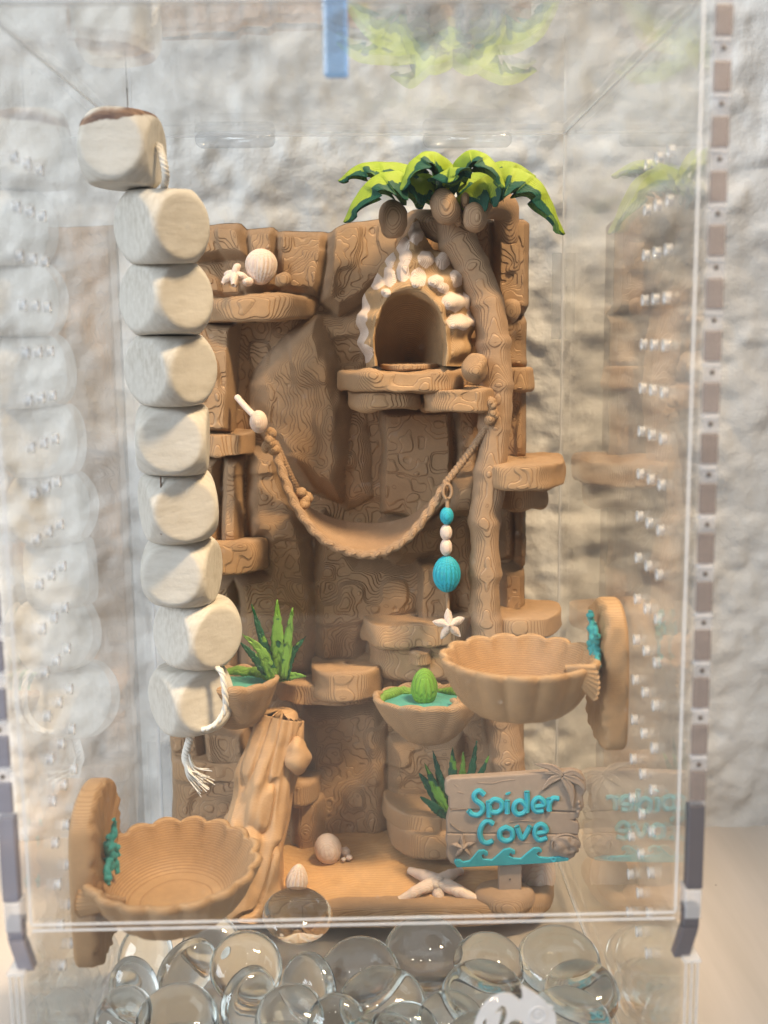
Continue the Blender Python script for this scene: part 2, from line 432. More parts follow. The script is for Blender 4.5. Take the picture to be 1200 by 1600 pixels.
def woodm(name, bark=False):
    m, nt, b = newmat(name)
    tc = nd(nt, 'ShaderNodeTexCoord'); mp = nd(nt, 'ShaderNodeMapping'); nt.links.new(tc.outputs['Object'], mp.inputs[0])
    mp.inputs['Scale'].default_value = (110, 900, 420)
    oi = nd(nt, 'ShaderNodeObjectInfo')
    ad = nd(nt, 'ShaderNodeVectorMath', operation='ADD'); nt.links.new(mp.outputs[0], ad.inputs[0])
    cm = nd(nt, 'ShaderNodeCombineXYZ'); nt.links.new(math_(nt, 'MULTIPLY', oi.outputs['Random'], 50), cm.inputs[0]); nt.links.new(cm.outputs[0], ad.inputs[1])
    g = noisen(nt, ad.outputs[0], 1.0, 5, .6); g2 = noisen(nt, tc.outputs['Object'], 70, 4, .6)
    c = mixc(nt, ramp(nt, g, .3, .72), (.62, .585, .53), (.47, .43, .37))
    c = mixc(nt, math_(nt, 'MULTIPLY', ramp(nt, g2, .35, .7), .6), c, (.62, .59, .54))
    if bark:
        wv = nd(nt, 'ShaderNodeSeparateXYZ'); nt.links.new(tc.outputs['Object'], wv.inputs[0])
        h = math_(nt, 'ADD', wv.outputs[2], math_(nt, 'MULTIPLY', math_(nt, 'SUBTRACT', g2, .5), .006))
        h = math_(nt, 'ADD', h, math_(nt, 'MULTIPLY', wv.outputs[0], -.25))
        f = math_(nt, 'MULTIPLY', ramp(nt, h, .0050, .0056), math_(nt, 'SUBTRACT', 1.0, ramp(nt, h, .0066, .0080)))
        c = mixc(nt, f, c, mixc(nt, ramp(nt, g, .3, .7), (.10, .05, .035), (.30, .18, .11)))
    nt.links.new(c, b.inputs['Base Color']); b.inputs['Roughness'].default_value = .62
    bp = nd(nt, 'ShaderNodeBump'); bp.inputs['Strength'].default_value = .5; bp.inputs['Distance'].default_value = .0002
    nt.links.new(math_(nt, 'ADD', g, noisen(nt, tc.outputs['Object'], 900, 3)), bp.inputs['Height']); nt.links.new(bp.outputs[0], b.inputs['Normal'])
    return m
M_wood = woodm('pale_maple'); M_bark = woodm('pale_maple_with_bark', True)
M_crack = simple('wood_crack', (.16, .10, .07), .8)
M_string = simple('cotton_string', (.74, .70, .64), .9)
M_thread = simple('dark_thread', (.25, .24, .24), .7)

def plaster():
    m, nt, b = newmat('trowelled_plaster')
    tc = nd(nt, 'ShaderNodeTexCoord'); p = tc.outputs['Object']
    c = mixc(nt, ramp(nt, noisen(nt, p, 7, 4), .3, .7), (.74, .72, .69), (.65, .63, .60))
    nt.links.new(c, b.inputs['Base Color']); b.inputs['Roughness'].default_value = .55
    bp = nd(nt, 'ShaderNodeBump'); bp.inputs['Strength'].default_value = .8; bp.inputs['Distance'].default_value = .0012
    nt.links.new(noisen(nt, p, 160, 6, .6), bp.inputs['Height']); nt.links.new(bp.outputs[0], b.inputs['Normal'])
    return m
def table():
    m, nt, b = newmat('pale_wood_laminate')
    tc = nd(nt, 'ShaderNodeTexCoord'); mp = nd(nt, 'ShaderNodeMapping'); nt.links.new(tc.outputs['Object'], mp.inputs[0])
    mp.inputs['Rotation'].default_value = (0, 0, math.radians(35)); mp.inputs['Scale'].default_value = (60, 5, 1)
    g = noisen(nt, mp.outputs[0], 1, 6, .6)
    c = mixc(nt, ramp(nt, g, .3, .7), (.62, .55, .49), (.53, .47, .41))
    sp_ = noisen(nt, tc.outputs['Object'], 260, 2)
    c = mixc(nt, ramp(nt, sp_, .77, .80), c, (.2, .15, .12))
    nt.links.new(c, b.inputs['Base Color']); b.inputs['Roughness'].default_value = .35
    return m

# ------------------------------------------------------------------ setting: table and wall
ZT = -.45
YW = float(Pz(1150, 1290, ZT)[1])
o = mk('table_top', box(-60, 60, -45, YW+2, ZT-2.5, ZT), table(), smooth=False); o['kind'] = 'structure'
nx, nz = 440, 400
gx = np.linspace(-24, 26, nx); gz = np.linspace(ZT-1, 40, nz)
X, Z = np.meshgrid(gx, gz, indexing='ij'); Q = np.stack([X.ravel(), 0*X.ravel(), Z.ravel()], -1)
Wp = Q+np.stack([noise(Q, 2.2, 3), 0*Q[:, 0], noise(Q, 2.2, 4)], -1)*.45
r = fbm(Wp*[1, 1, 1.2], 1.7, 9, 4)+.6*noise(Q, 5.5, 13)
ridge = .22*np.tanh(np.maximum(0, r+.15)*1.8)+.13*np.tanh(2*noise(Q, .95, 21))+.12*noise(Q, .5, 22)+.05*noise(Q, .26, 23)-np.abs(noise(Wp, 1.1, 33))*.08+fbm(Q, 3.2, 27, 2)*.10
V = Q.copy(); V[:, 1] = YW-ridge*.62
o = mk('wall', outward((V, gfaces(nx, nz))), plaster()); o['kind'] = 'structure'
# plain continuation of the wall to either side
for x0, x1 in ((-120, -24), (26, 120)):
    o = mk('wall', box(x0, x1, YW, YW+2, ZT-1, 100), bpy.data.materials['trowelled_plaster'], smooth=False); o['kind'] = 'structure'
o = mk('wall', box(-24, 26, YW, YW+2, 40, 100), bpy.data.materials['trowelled_plaster'], smooth=False); o['kind'] = 'structure'

# ------------------------------------------------------------------ the clear display box
D, H, W, T = 12.78, 21.28, 6.0, .12
ZB = float(P(550, 1437, -.1)[2])       # top of the low front panel
case = thing('display_case', 'tall clear acrylic display case holding the whole beach scene', 'display case', (0, D/2, 0))
mk('back_panel', box(-W-T, W+T, D, D+T, -.25, H+T), M_pane, case, smooth=False)
mk('floor_panel', box(-W+.003, W-.003, .003, D-.003, -.25, -.003), M_pane, case, smooth=False)
mk('top_panel', box(-W+.003, W-.003, .003, D-.003, H, H+T), M_pane, case, smooth=False)
mk('front_door', box(-W-T, W+T, -.26, -.01, ZB+.12, H+T), M_pane, case, smooth=False)
lowp = mk('front_panel', box(-W-T, W+T, -.26, -.01, -.25, ZB), M_pane, case, smooth=False)
# polished edges: thin bright strips
def strip(name, b_, mat, par=case): return mk(name, box(*b_), mat, par, smooth=False)
strip('panel_edge', (-W+.02, W-.02, -.28, -.25, ZB-.02, ZB+.008), M_line)
strip('panel_edge', (-W+.02, W-.02, -.29, -.26, ZB+.105, ZB+.13), M_line)
strip('panel_edge', (-W+.02, W-.02, D-.045, D-.002, H-.05, H-.004), M_edge)
for sx in (-1, 1):
    strip('panel_edge', tuple(sorted((sx*(W-.045), sx*(W-.003))))+(D-.05, D-.003, .02, H-.06), M_line)
    strip('panel_edge', tuple(sorted((sx*(W-.03), sx*(W-.003))))+(-.30, -.27, ZB+.15, H), M_line)
    strip('panel_edge', tuple(sorted((sx*(W-.04), sx*(W-.003))))+(.05, D-.06, H-.045, H-.004), M_edge)
    strip('panel_edge', tuple(sorted((sx*(W-.06), sx*(W-.003))))+(.05, D-.06, .003, .05), M_edge)
strip('panel_edge', (-W, W, -.3, -.02, H-.03, H+T+.03), M_edge)
# finger-joint tabs at the back
def pill(x0, x1, z0, z1, y0, y1):
    r_ = min(x1-x0, z1-z0)/2; cx, cz = (x0+x1)/2, (z0+z1)/2; pts = []
    for a in np.linspace(0, 2*np.pi, 28, endpoint=False):
        c_, s_ = math.cos(a), math.sin(a)
        pts.append((cx+np.sign(c_)*((x1-x0)/2-r_)+r_*c_, cz+np.sign(s_)*((z1-z0)/2-r_)+r_*s_))
    n = len(pts); V = np.array([(x, y0, z) for x, z in pts]+[(x, y1, z) for x, z in pts])
    return outward((V, [list(range(n)), [n+i for i in range(n)][::-1]]+[[i, n+i, n+(i+1) % n, (i+1) % n] for i in range(n)]))
M_tab = acrylic('joint_tab_acrylic', (.93, .94, .95), rg=.1, milk=.14)
for a, b_ in ((305, 430), (660, 800)):
    p0 = P(a, 232, D-.05); p1 = P(b_, 204, D-.05)
    mk('joint_tab', pill(p0[0], p1[0], p0[2], p1[2], D-.08, D-.004), M_tab, case)
p0 = P(879, 530, D-.05); p1 = P(899, 395, D-.05)
mk('joint_tab', box(W-.33, W-.06, D-.08, D-.004, p0[2], p1[2]), M_tab, case, smooth=False)
p0 = P(262, 1330, D-.05); p1 = P(262, 1160, D-.05)
mk('joint_tab', box(-W+.06, -W+.33, D-.08, D-.004, p0[2], p1[2]), M_tab, case, smooth=False)
# side panels with rows of round vent holes cut through them
HY = (1.75, 2.6, 3.45); HR = .09; PZ = .89
def zrows(): return [3.1+i*PZ for i in range(19)]
def side_panel(sx):
    V = []; F = []
    def v(x, y, z): V.append((x, y, z)); return len(V)-1
    hy0, hy1 = HY[0]-.425, HY[2]+.425; zr = zrows(); hz0, hz1 = zr[0]-PZ/2, zr[-1]+PZ/2
    for x in (W, W+T):
        for (y0, y1, z0, z1) in ((-.01, hy0, -.25, H+T), (hy1, D, -.25, H+T), (hy0, hy1, -.25, hz0), (hy0, hy1, hz1, H+T)):
            F.append([v(x, y0, z0), v(x, y1, z0), v(x, y1, z1), v(x, y0, z1)][::1 if x > W else -1])
        for cyy in HY:
            for cz in zr:
                n = 16; ring = [v(x, cyy+HR*math.cos(a), cz+HR*math.sin(a)) for a in np.arange(n)*2*np.pi/n]
                sq = [v(x, cyy+.425*a, cz+PZ/2*b) for a, b in ((1, 0), (1, 1), (0, 1), (-1, 1), (-1, 0), (-1, -1), (0, -1), (1, -1))]
                for q in range(8):
                    F.append([sq[q], sq[(q+1) % 8], ring[(2*q+2) % n], ring[(2*q+1) % n], ring[2*q]][::1 if x > W else -1])
    F.append([v(W, -.01, -.25), v(W+T, -.01, -.25), v(W+T, -.01, H+T), v(W, -.01, H+T)])
    F.append([v(W, -.01, H+T), v(W+T, -.01, H+T), v(W+T, D, H+T), v(W, D, H+T)])
    V = np.array(V); 
    if sx < 0: V[:, 0] *= -1; F = [f[::-1] for f in F]
    p = mk('side_panel', (V, F), M_pane, case, smooth=False)
    n = 20; rr = [(HR-.002, 0), (HR-.03, .03), (HR-.03, .08), (HR-.002, .11), (HR+.03, .10), (HR+.01, .05), (HR+.01, .001), (HR+.034, -.012)]
    hv = np.array([((x-T/2), r_*math.cos(a), r_*math.sin(a)) for r_, x in rr for a in np.arange(n)*2*np.pi/n])
    hm = None
    for cyy in HY:
        for cz in zrows():
            if hm is None:
                h = mk('vent_hole', (hv, gfaces(len(rr), n, cu=True, cv=True)), M_rim, p); hm = h
            else:
                h = hm.copy(); C.objects.link(h); h.parent = p
            h.matrix_parent_inverse = Matrix()
            h.location = Vector((sx*(W+T/2), cyy, cz))*U
            if sx < 0: h.rotation_euler = (0, 0, math.pi)
    return p
side_panel(1); side_panel(-1)
# outer front flanges; the ladder of tinted blocks imitates vent holes refracted in the edge
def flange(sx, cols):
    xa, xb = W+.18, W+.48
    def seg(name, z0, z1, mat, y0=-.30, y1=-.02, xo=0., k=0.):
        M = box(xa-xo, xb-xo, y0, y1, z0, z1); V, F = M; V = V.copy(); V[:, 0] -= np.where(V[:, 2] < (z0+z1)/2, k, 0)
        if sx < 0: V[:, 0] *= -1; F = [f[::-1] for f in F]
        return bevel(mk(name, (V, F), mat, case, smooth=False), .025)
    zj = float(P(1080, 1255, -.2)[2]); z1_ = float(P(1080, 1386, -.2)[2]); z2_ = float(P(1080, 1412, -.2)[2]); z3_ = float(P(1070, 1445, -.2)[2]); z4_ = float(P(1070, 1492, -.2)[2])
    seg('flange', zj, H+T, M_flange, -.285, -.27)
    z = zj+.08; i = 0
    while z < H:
        seg('edge_segment', z+.0, z+.58-.006*i, cols[0] if z < 14 else M_haze, -.305, -.2); 
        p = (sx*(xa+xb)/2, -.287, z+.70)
        mk('refracted_hole', ball(p, (.045, .02, .045), 10), M_hole, case)
        seg('refracted_rib', z+.80, z+.845, M_rim, -.31, -.1)
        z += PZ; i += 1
    seg('edge_segment', z1_, zj-.02, cols[1], -.30, -.04)
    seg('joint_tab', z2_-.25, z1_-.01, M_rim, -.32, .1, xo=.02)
    seg('edge_segment', z3_, z2_-.02, cols[1], -.30, -.04, xo=.04)
    seg('edge_segment', z4_, z3_-.004, cols[1], -.30, -.04, xo=.04, k=.16)
    a = box(W+T+.01, W+T+.30, -.45, D+T, ZT+.02, z4_); V, F = a
    if sx < 0: V[:, 0] *= -1; F = [f[::-1] for f in F]
    bevel(mk('base_skirt', (V, F), M_pane, case, smooth=False), .04)
    for x0 in (.03, .14, .25):
        b_ = box(W+T+x0, W+T+x0+.035, -.47, -.44, ZT+.02, z4_-.02); V, F = b_
        if sx < 0: V[:, 0] *= -1; F = [f[::-1] for f in F]
        mk('panel_edge', (V, F), M_edge, case, smooth=False)
    mk('panel_edge', outward(((lambda B: (B[0]*[sx, 1, 1], B[1]))(box(W+T, W+T+.32, -.48, 0, z4_, z4_+.05)))), M_rim, case, smooth=False)
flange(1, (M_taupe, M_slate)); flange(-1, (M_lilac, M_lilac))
# blue-white reflection at the top of the door, modelled as a pale blue tab
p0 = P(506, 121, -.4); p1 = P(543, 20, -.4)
bevel(mk('reflection_tab', box(p0[0], p1[0], -.5, -.27, p0[2], H+.1), M_blue, case, smooth=False), .05)
# etched chameleon mark on the low front panel
lg = [(750, 512), (760, 480), (775, 450), (798, 418), (825, 395), (870, 378), (905, 380), (925, 388), (948, 412), (962, 400), (960, 375), (952, 345), (975, 352), (1008, 372), (1040, 395), (1062, 415), (1072, 430), (1100, 437), (1090, 452), (1106, 462), (1112, 490), (1108, 530), (1090, 560),
      (1000, 570), (960, 505), (930, 495), (905, 505), (890, 540), (862, 540), (885, 505), (893, 470), (885, 440), (868, 430), (845, 455), (835, 470), (860, 462), (868, 455), (862, 490), (850, 530), (800, 540), (800, 490), (785, 500), (775, 560), (745, 560)]
lg = [(480+x/2.857, 1420+y/2.857) for x, y in lg]
mk('chameleon_mark', prism(lg, -.30, -.262), M_etch, case, smooth=False)
ec = P(480+1030/2.857, 1420+472/2.857, -.31)
mk('chameleon_mark', join(tube([ec+[.15*math.cos(a), 0, .15*math.sin(a)] for a in np.linspace(0, 2*np.pi, 10)[:-1]], .014, 8, 40, closed=True),
     tube([ec+[.07*math.cos(a)*(1-a/9), 0, .07*math.sin(a)*(1-a/9)] for a in np.linspace(0, 2*np.pi, 10)[:-1]], .012, 8, 40)), M_etch, case)

# ------------------------------------------------------------------ printed rock backdrop
rock = thing('rock_backdrop', 'tan printed rock wall with ledges and sand base standing in the case', 'rock wall', (0, 11.5, 0))
YR = 12.05
nx, nz = 330, 560
xl = float(P(268, 1200, YR)[0]); xr = float(P(824, 600, YR-.4)[0])
prof = [(200, 352), (318, 350), (378, 350), (386, 357), (428, 354), (436, 361), (508, 360), (516, 362), (545, 352), (590, 345), (620, 332), (700, 325), (765, 335), (780, 350), (800, 344), (814, 343), (823, 352), (860, 360)]
tx = [P(a, b, YR)[0] for a, b in prof]; tz = [P(a, b, YR)[2] for a, b in prof]
gx = np.linspace(xl, xr, nx); top = np.interp(gx, tx, tz)
vv = np.linspace(0, 1, nz)
X = np.repeat(gx[:, None], nz, 1); Z = top[:, None]*vv[None, :]
Q = np.stack([X.ravel(), np.full(X.size, YR), Z.ravel()], -1)
px, py = to_px(Q)
def poly_sd(poly, x, y):
    poly = np.array(poly, float); d = np.full(x.shape, 1e9); ins = np.zeros(x.shape, bool)
    for i in range(len(poly)):
        a = poly[i]; b = poly[(i+1) % len(poly)]; e = b-a; wx = x-a[0]; wy = y-a[1]
        t = np.clip((wx*e[0]+wy*e[1])/(e@e), 0, 1); d = np.minimum(d, np.hypot(wx-e[0]*t, wy-e[1]*t))
        c1 = (a[1] <= y) != (b[1] <= y)
        with np.errstate(divide='ignore', invalid='ignore'): xi = a[0]+(y-a[1])*(e[0]/e[1] if e[1] else 0)
        ins ^= c1 & (x < xi)
    return np.where(ins, d, -d)
wx = px+noise(Q, .9, 31)*5; wy = py+noise(Q, .9, 32)*5
blocks = [  # outline in the picture, height above the recess (cm), rounding (px), slope x, slope y
    ([(315, 345), (380, 345), (386, 402), (300, 404)], .75, 13, 0, 0),
    ([(300, 404), (384, 402), (380, 460), (300, 460)], .25, 8, 0, 0),
    ([(386, 345), (431, 345), (437, 450), (380, 450)], .50, 9, .1, 0),
    ([(436, 345), (510, 345), (506, 440), (498, 460), (438, 460)], .72, 12, .15, 0),
    ([(514, 340), (600, 325), (650, 380), (590, 450), (528, 492), (508, 470)], 1.0, 14, -.25, 0),
    ([(498, 500), (530, 498), (590, 470), (600, 520), (570, 570), (560, 640), (530, 620)], .45, 22, .1, 0),
    ([(402, 655), (400, 600), (425, 555), (470, 515), (497, 500), (522, 560), (538, 640), (533, 772), (490, 757), (440, 712)], .95, 24, .55, .0),
    ([(535, 640), (565, 640), (580, 770), (545, 790), (532, 770)], .30, 14, 0, 0),
    ([(300, 505), (371, 505), (364, 672), (300, 672)], 1.05, 10, 0, 0),
    ([(596, 640), (703, 640), (703, 782), (660, 812), (600, 800)], .50, 6, 0, 0),
    ([(714, 640), (746, 640), (742, 742), (714, 745)], .32, 8, 0, 0),
    ([(705, 752), (745, 745), (745, 800), (705, 800)], .6, 12, 0, 0),
    ([(300, 715), (344, 715), (345, 845), (300, 845)], .75, 9, 0, 0),
    ([(352, 715), (378, 715), (382, 850), (352, 850)], .85, 9, 0, 0),
    ([(392, 700), (436, 705), (455, 770), (470, 800), (492, 930), (487, 1045), (378, 1045), (372, 905), (418, 890), (414, 835), (398, 830)], .70, 16, 0, 0),
    ([(505, 800), (560, 880), (640, 885), (736, 800), (738, 962), (640, 960), (570, 975), (560, 1035), (500, 1040), (492, 900)], .42, 14, -.1, 0),
    ([(600, 820), (700, 800), (690, 870), (620, 880)], .55, 16, 0, 0),
    ([(480, 1105), (592, 1098), (606, 1250), (590, 1345), (480, 1345)], .50, 18, 0, 0),
    ([(610, 1150), (720, 1150), (720, 1345), (610, 1345)], .62, 14, 0, 0),
    ([(300, 905), (366, 905), (370, 1045), (300, 1045)], .6, 10, 0, 0),
    ([(325, 1130), (385, 1130), (388, 1190), (325, 1190)], .9, 8, 0, 0),
    ([(270, 1196), (392, 1196), (395, 1345), (265, 1345)], 1.0, 12, 0, 0),
    ([(270, 1060), (318, 1060), (318, 1190), (262, 1190)], .7, 10, 0, 0),
    ([(770, 352), (806, 340), (830, 340), (832, 478), (812, 488), (772, 480)], .95, 8, .15, 0),
    ([(735, 340), (768, 350), (768, 480), (735, 480)], .45, 10, 0, 0),
    ([(778, 498), (840, 498), (840, 575), (778, 575)], .6, 8, 0, 0),
    ([(780, 600), (840, 600), (840, 715), (780, 715)], .62, 10, 0, 0),
    ([(778, 785), (800, 785), (798, 872), (780, 870)], .5, 8, 0, 0),
    ([(802, 785), (850, 785), (850, 880), (812, 890), (802, 875)], .8, 8, 0, 0),
    ([(778, 886), (850, 890), (850, 965), (778, 965)], .7, 9, 0, 0),
    ([(760, 1090), (860, 1090), (860, 1345), (760, 1345)], .8, 12, 0, 0),
    ([(650, 878), (702, 878), (702, 968), (650, 968)], 1.0, 7, 0, 0),
]
hh = np.zeros(len(Q)); flatm = np.zeros(len(Q))
for poly, hgt, rad, sx_, sy_ in blocks:
    d = poly_sd(poly, wx, wy); cxp = np.mean([p_[0] for p_ in poly])
    rad = rad*1.5; t = np.clip((d+rad*.3)/rad, 0, 1); t = .55*np.sqrt(1-(1-t)**2)+.45*t*t*(3-2*t)
    c_ = np.array(poly); wdt = np.ptp(c_[:, 0])
    hh = np.maximum(hh, t*(.82*hgt+sx_*(px-cxp)/wdt*1.0))
pl_ = noise(Q, .62, 47)
lump = .17*noise(Q, 1.15, 41)+.07*noise(Q, .45, 42)+.025*noise(Q, .2, 43)+.05*np.tanh(pl_*9)
flatp = np.clip(poly_sd(blocks[9][0], px, py)/10, 0, 1)
lump = lump*(1-.45*flatp)
border = np.minimum(np.minimum(Q[:, 0]-xl, xr-Q[:, 0]), np.repeat(top, nz)-Q[:, 2]); eb = np.clip(1-border/.22, 0, 1)
yy = YR-hh-lump+.3*eb**2
V = Q.copy(); V[:, 1] = yy
V[:, 2] += noise(Q, .8, 51)*.05*vv.repeat(1)[np.tile(np.arange(nz), nx)]
F = gfaces(nx, nz)
N0 = len(V); bi = [i*nz for i in range(nx)]+[(nx-1)*nz+j for j in range(1, nz)]+[i*nz+nz-1 for i in range(nx-2, -1, -1)]+[j for j in range(nz-2, 0, -1)]
bk = V[bi].copy(); bk[:, 1] = 12.6; V = np.vstack([V, bk]); nb = len(bi)
F += [[bi[i], bi[(i+1) % nb], N0+(i+1) % nb, N0+i] for i in range(nb)]; F.append([N0+i for i in range(nb)])
if np.cross(V[F[0][1]]-V[F[0][0]], V[F[0][2]]-V[F[0][0]])[1] > 0: F = [f[::-1] for f in F]
mk('rock_face', (V, F), M_rock, rock)

LED = []
def L(*a, **k):
    o = mk('ledge', ledge(*a, **k), k.pop('mat', M_ledge) if False else M_ledge, rock); LED.append(o); return o
L(300, 492, 463, 503, 10.9, r=.7, tilt=(.035, 0), rnd=.22)
L(300, 396, 676, 717, 11.0, rnd=.18)
L(300, 419, 848, 900, 10.8, rnd=.2)
L(423, 600, 1070, 1106, 10.7, r=.8, rnd=.16)
L(482, 602, 1052, 1098, 10.2, r=.7, rnd=.15)
L(566, 742, 975, 1012, 10.5, r=.6, rnd=.13)
L(578, 742, 1008, 1062, 10.75, r=.6, rnd=.2)
L(640, 675, 1020, 1042, 10.45, yb=11.5, r=.2, rnd=.1)
L(526, 735, 580, 614, 9.45, r=.8, rnd=.16)
L(541, 661, 611, 641, 9.75, r=.6, rnd=.2)
L(664, 779, 606, 648, 9.35, r=.5, rnd=.2)
x0 = P(764, 740, 9.6)[0]; x1 = P(890, 740, 10.3)[0]
mk('ledge', slab([(x0, 12.5), (x0, 9.95), (x0+.3, 9.58), (x0+.9, 9.5), (x1-.8, 9.6), (x1-.2, 10.1), (x1, 10.9), (x1-.02, 12.5)], P(820, 766, 9.55)[2], P(820, 727, 9.55)[2], .09, lay=((.08, .8, 8), (.04, .35, 9))), M_ledge, rock)
L(772, 860, 762, 797, 10.9, r=.6, rnd=.15)
L(740, 890, 968, 1000, 10.0, r=.9, rnd=.1, lay=((.05, .9, 4), (.015, .3, 5)))
L(780, 836, 576, 610, 11.1, r=.4, rnd=.12)
L(600, 760, 1275, 1305, 10.0, r=.9, rnd=.12, lay=((.05, .9, 4), (.015, .3, 5)))
L(605, 760, 1302, 1345, 9.85, r=.9, rnd=.2, lay=((.05, .9, 6), (.015, .3, 7)))
L(448, 506, 1255, 1345, 11.0, r=.4, rnd=.25)
L(440, 500, 1225, 1262, 10.8, r=.4, rnd=.2)
L(270, 470, 1190, 1225, 11.2, r=.3, rnd=.15)
def knob(px_, py_, Y, rx, rz, seed, ry=None, par=rock, mat=M_ledge, name='knob'):
    c = P(px_, py_, Y); s = S(c)
    return mk(name, rough(ball(c, (rx/s, (ry or rx)/s, rz/s), 40), (.09, .45, seed), (.035, .2, seed+1)), mat, par)
knob(797, 489, 10.9, 15, 18, 3); knob(743, 575, 9.6, 19, 26, 4)
# sand base
n1, n2 = 190, 90
outl = [(-5.5, 12.4), (-5.6, 10.3), (-4.6, 8.9), (-2.5, 8.55), (0, 8.4), (2.6, 8.35), (4.6, 8.5), (5.5, 9.2), (5.6, 12.4)]
base = slab(outl, .02, .62, .2, n=260, lay=((.02, 1.2, 5),), nz=7)
mk('base', base, M_ledge, rock)
gx = np.linspace(-5.3, 5.35, n1); gv = np.linspace(0, 1, n2)
X, VV = np.meshgrid(gx, gv, indexing='ij')
front = 8.75+.35*np.sin(X*1.1+1)*.5+(np.abs(X)/5.4)**4*1.0
Y = front+(12.2-front)*VV
Z = .5+.75*np.clip(VV*1.6, 0, 1)**.7*(.75+.25*np.cos(X*.7))
Q = np.stack([X.ravel(), Y.ravel(), Z.ravel()], -1); Q[:, 2] += .07*noise(Q*[1, 1, 0], 1.1, 3)+.03*noise(Q*[1, 1, 0], .4, 4)
Q[:, 2] = np.where(VV.ravel() < .02, .45, Q[:, 2])
SANDV = Q
def sand_z(x, y):
    i = np.argmin((SANDV[:, 0]-x)**2+(SANDV[:, 1]-y)**2); return float(SANDV[i, 2])
M = (Q, gfaces(n1, n2))
if np.cross(M[0][M[1][0][1]]-M[0][M[1][0][0]], M[0][M[1][0][2]]-M[0][M[1][0][0]])[2] < 0: M = (M[0], [f[::-1] for f in M[1]])
mk('sand', M, M_sand, rock)

# ------------------------------------------------------------------ driftwood
def onsand(px_, py_):          # where the view ray through a picture point meets the sand
    for Y_ in np.linspace(8.9, 12, 60):
        p = P(px_, py_, Y_)
        if p[2] <= sand_z(p[0], Y_)+.02: return p
    return p
logp = [P(440, 1118, 10.6), P(428, 1170, 10.4), P(410, 1230, 10.1), P(396, 1300, 9.8), P(382, 1370, 9.4), P(372, 1420, 9.2)]
def lm(t, th):
    q = np.stack([np.cos(th)*1.7, np.sin(th)*1.7, np.full(th.shape, t*4.5)], -1)
    return 1+.12*noise(q, 1.0, 61)+.10*noise(q*[1, 1, .35], .45, 62)-.15*np.maximum(0, 1-np.abs(noise(q*[1, 1, .6], .8, 63))*7)
lt = thing('driftwood_log', 'leaning tan driftwood log with deep grooves, left of the sand', 'driftwood', logp[-1])
mk('trunk', rough(tube(logp, [.66, .80, .88, .96, 1.06, 1.2], 140, 170, rmod=lm), (.06, 1.1, 7), (.02, .35, 8)), M_log, lt)
knob(464, 1180, 10.0, 22, 30, 12, par=lt, mat=M_log, name='branch_stub')
knob(440, 1128, 10.5, 26, 20, 14, par=lt, mat=M_log, name='branch_stub')

# ------------------------------------------------------------------ palm tree
tp = [P(800, 1260, 10.15), P(792, 1190, 10.15), P(778, 1110, 10.2), P(763, 1000, 10.2), P(757, 900, 10.2), P(760, 790, 10.2), P(770, 690, 10.25), P(775, 600, 10.3), P(766, 510, 10.4), P(742, 430, 10.5), P(712, 370, 10.6), P(697, 320, 10.6)]
palm = thing('palm_tree', 'printed palm tree with bright green crown and curved ringed trunk', 'palm tree', tp[0])
def rm(t, th):
    k = (t*15) % 1
    return 1+.09*math.exp(-((k-.5)/.10)**2)+.0*th
mk('trunk', rough(tube(tp, [.50, .47, .43, .41, .41, .42, .43, .43, .44, .45, .48, .42], 60, 260, rmod=rm), (.05, .7, 3), (.02, .25, 5)), M_trunk, palm)
for a in ((613, 342, 9.9, 23, 31, 5), (695, 324, 9.75, 23, 28, 6), (743, 341, 9.8, 18, 22, 8), (727, 312, 9.9, 9, 13, 9), (716, 345, 9.9, 8, 12, 10)):
    c = P(*a[:3]); s = S(c)
    mk('coconut', rough(ball(c, (a[3]/s, a[3]/s, a[4]/s), 40), (.05, .5, a[5]), (.02, .2, 3)), M_trunk, palm)
mk('branch', rough(tube([P(720, 345, 10.6), P(760, 318, 10.9), P(790, 330, 11.3), P(795, 380, 11.6)], [.4, .42, .35, .3], 30, 50), (.05, .5, 3)), M_trunk, palm)
mk('branch', rough(tube([P(705, 360, 10.8), P(660, 350, 11.1), P(630, 360, 11.7)], [.4, .35, .4], 30, 40), (.07, .5, 3)), M_trunk, palm)
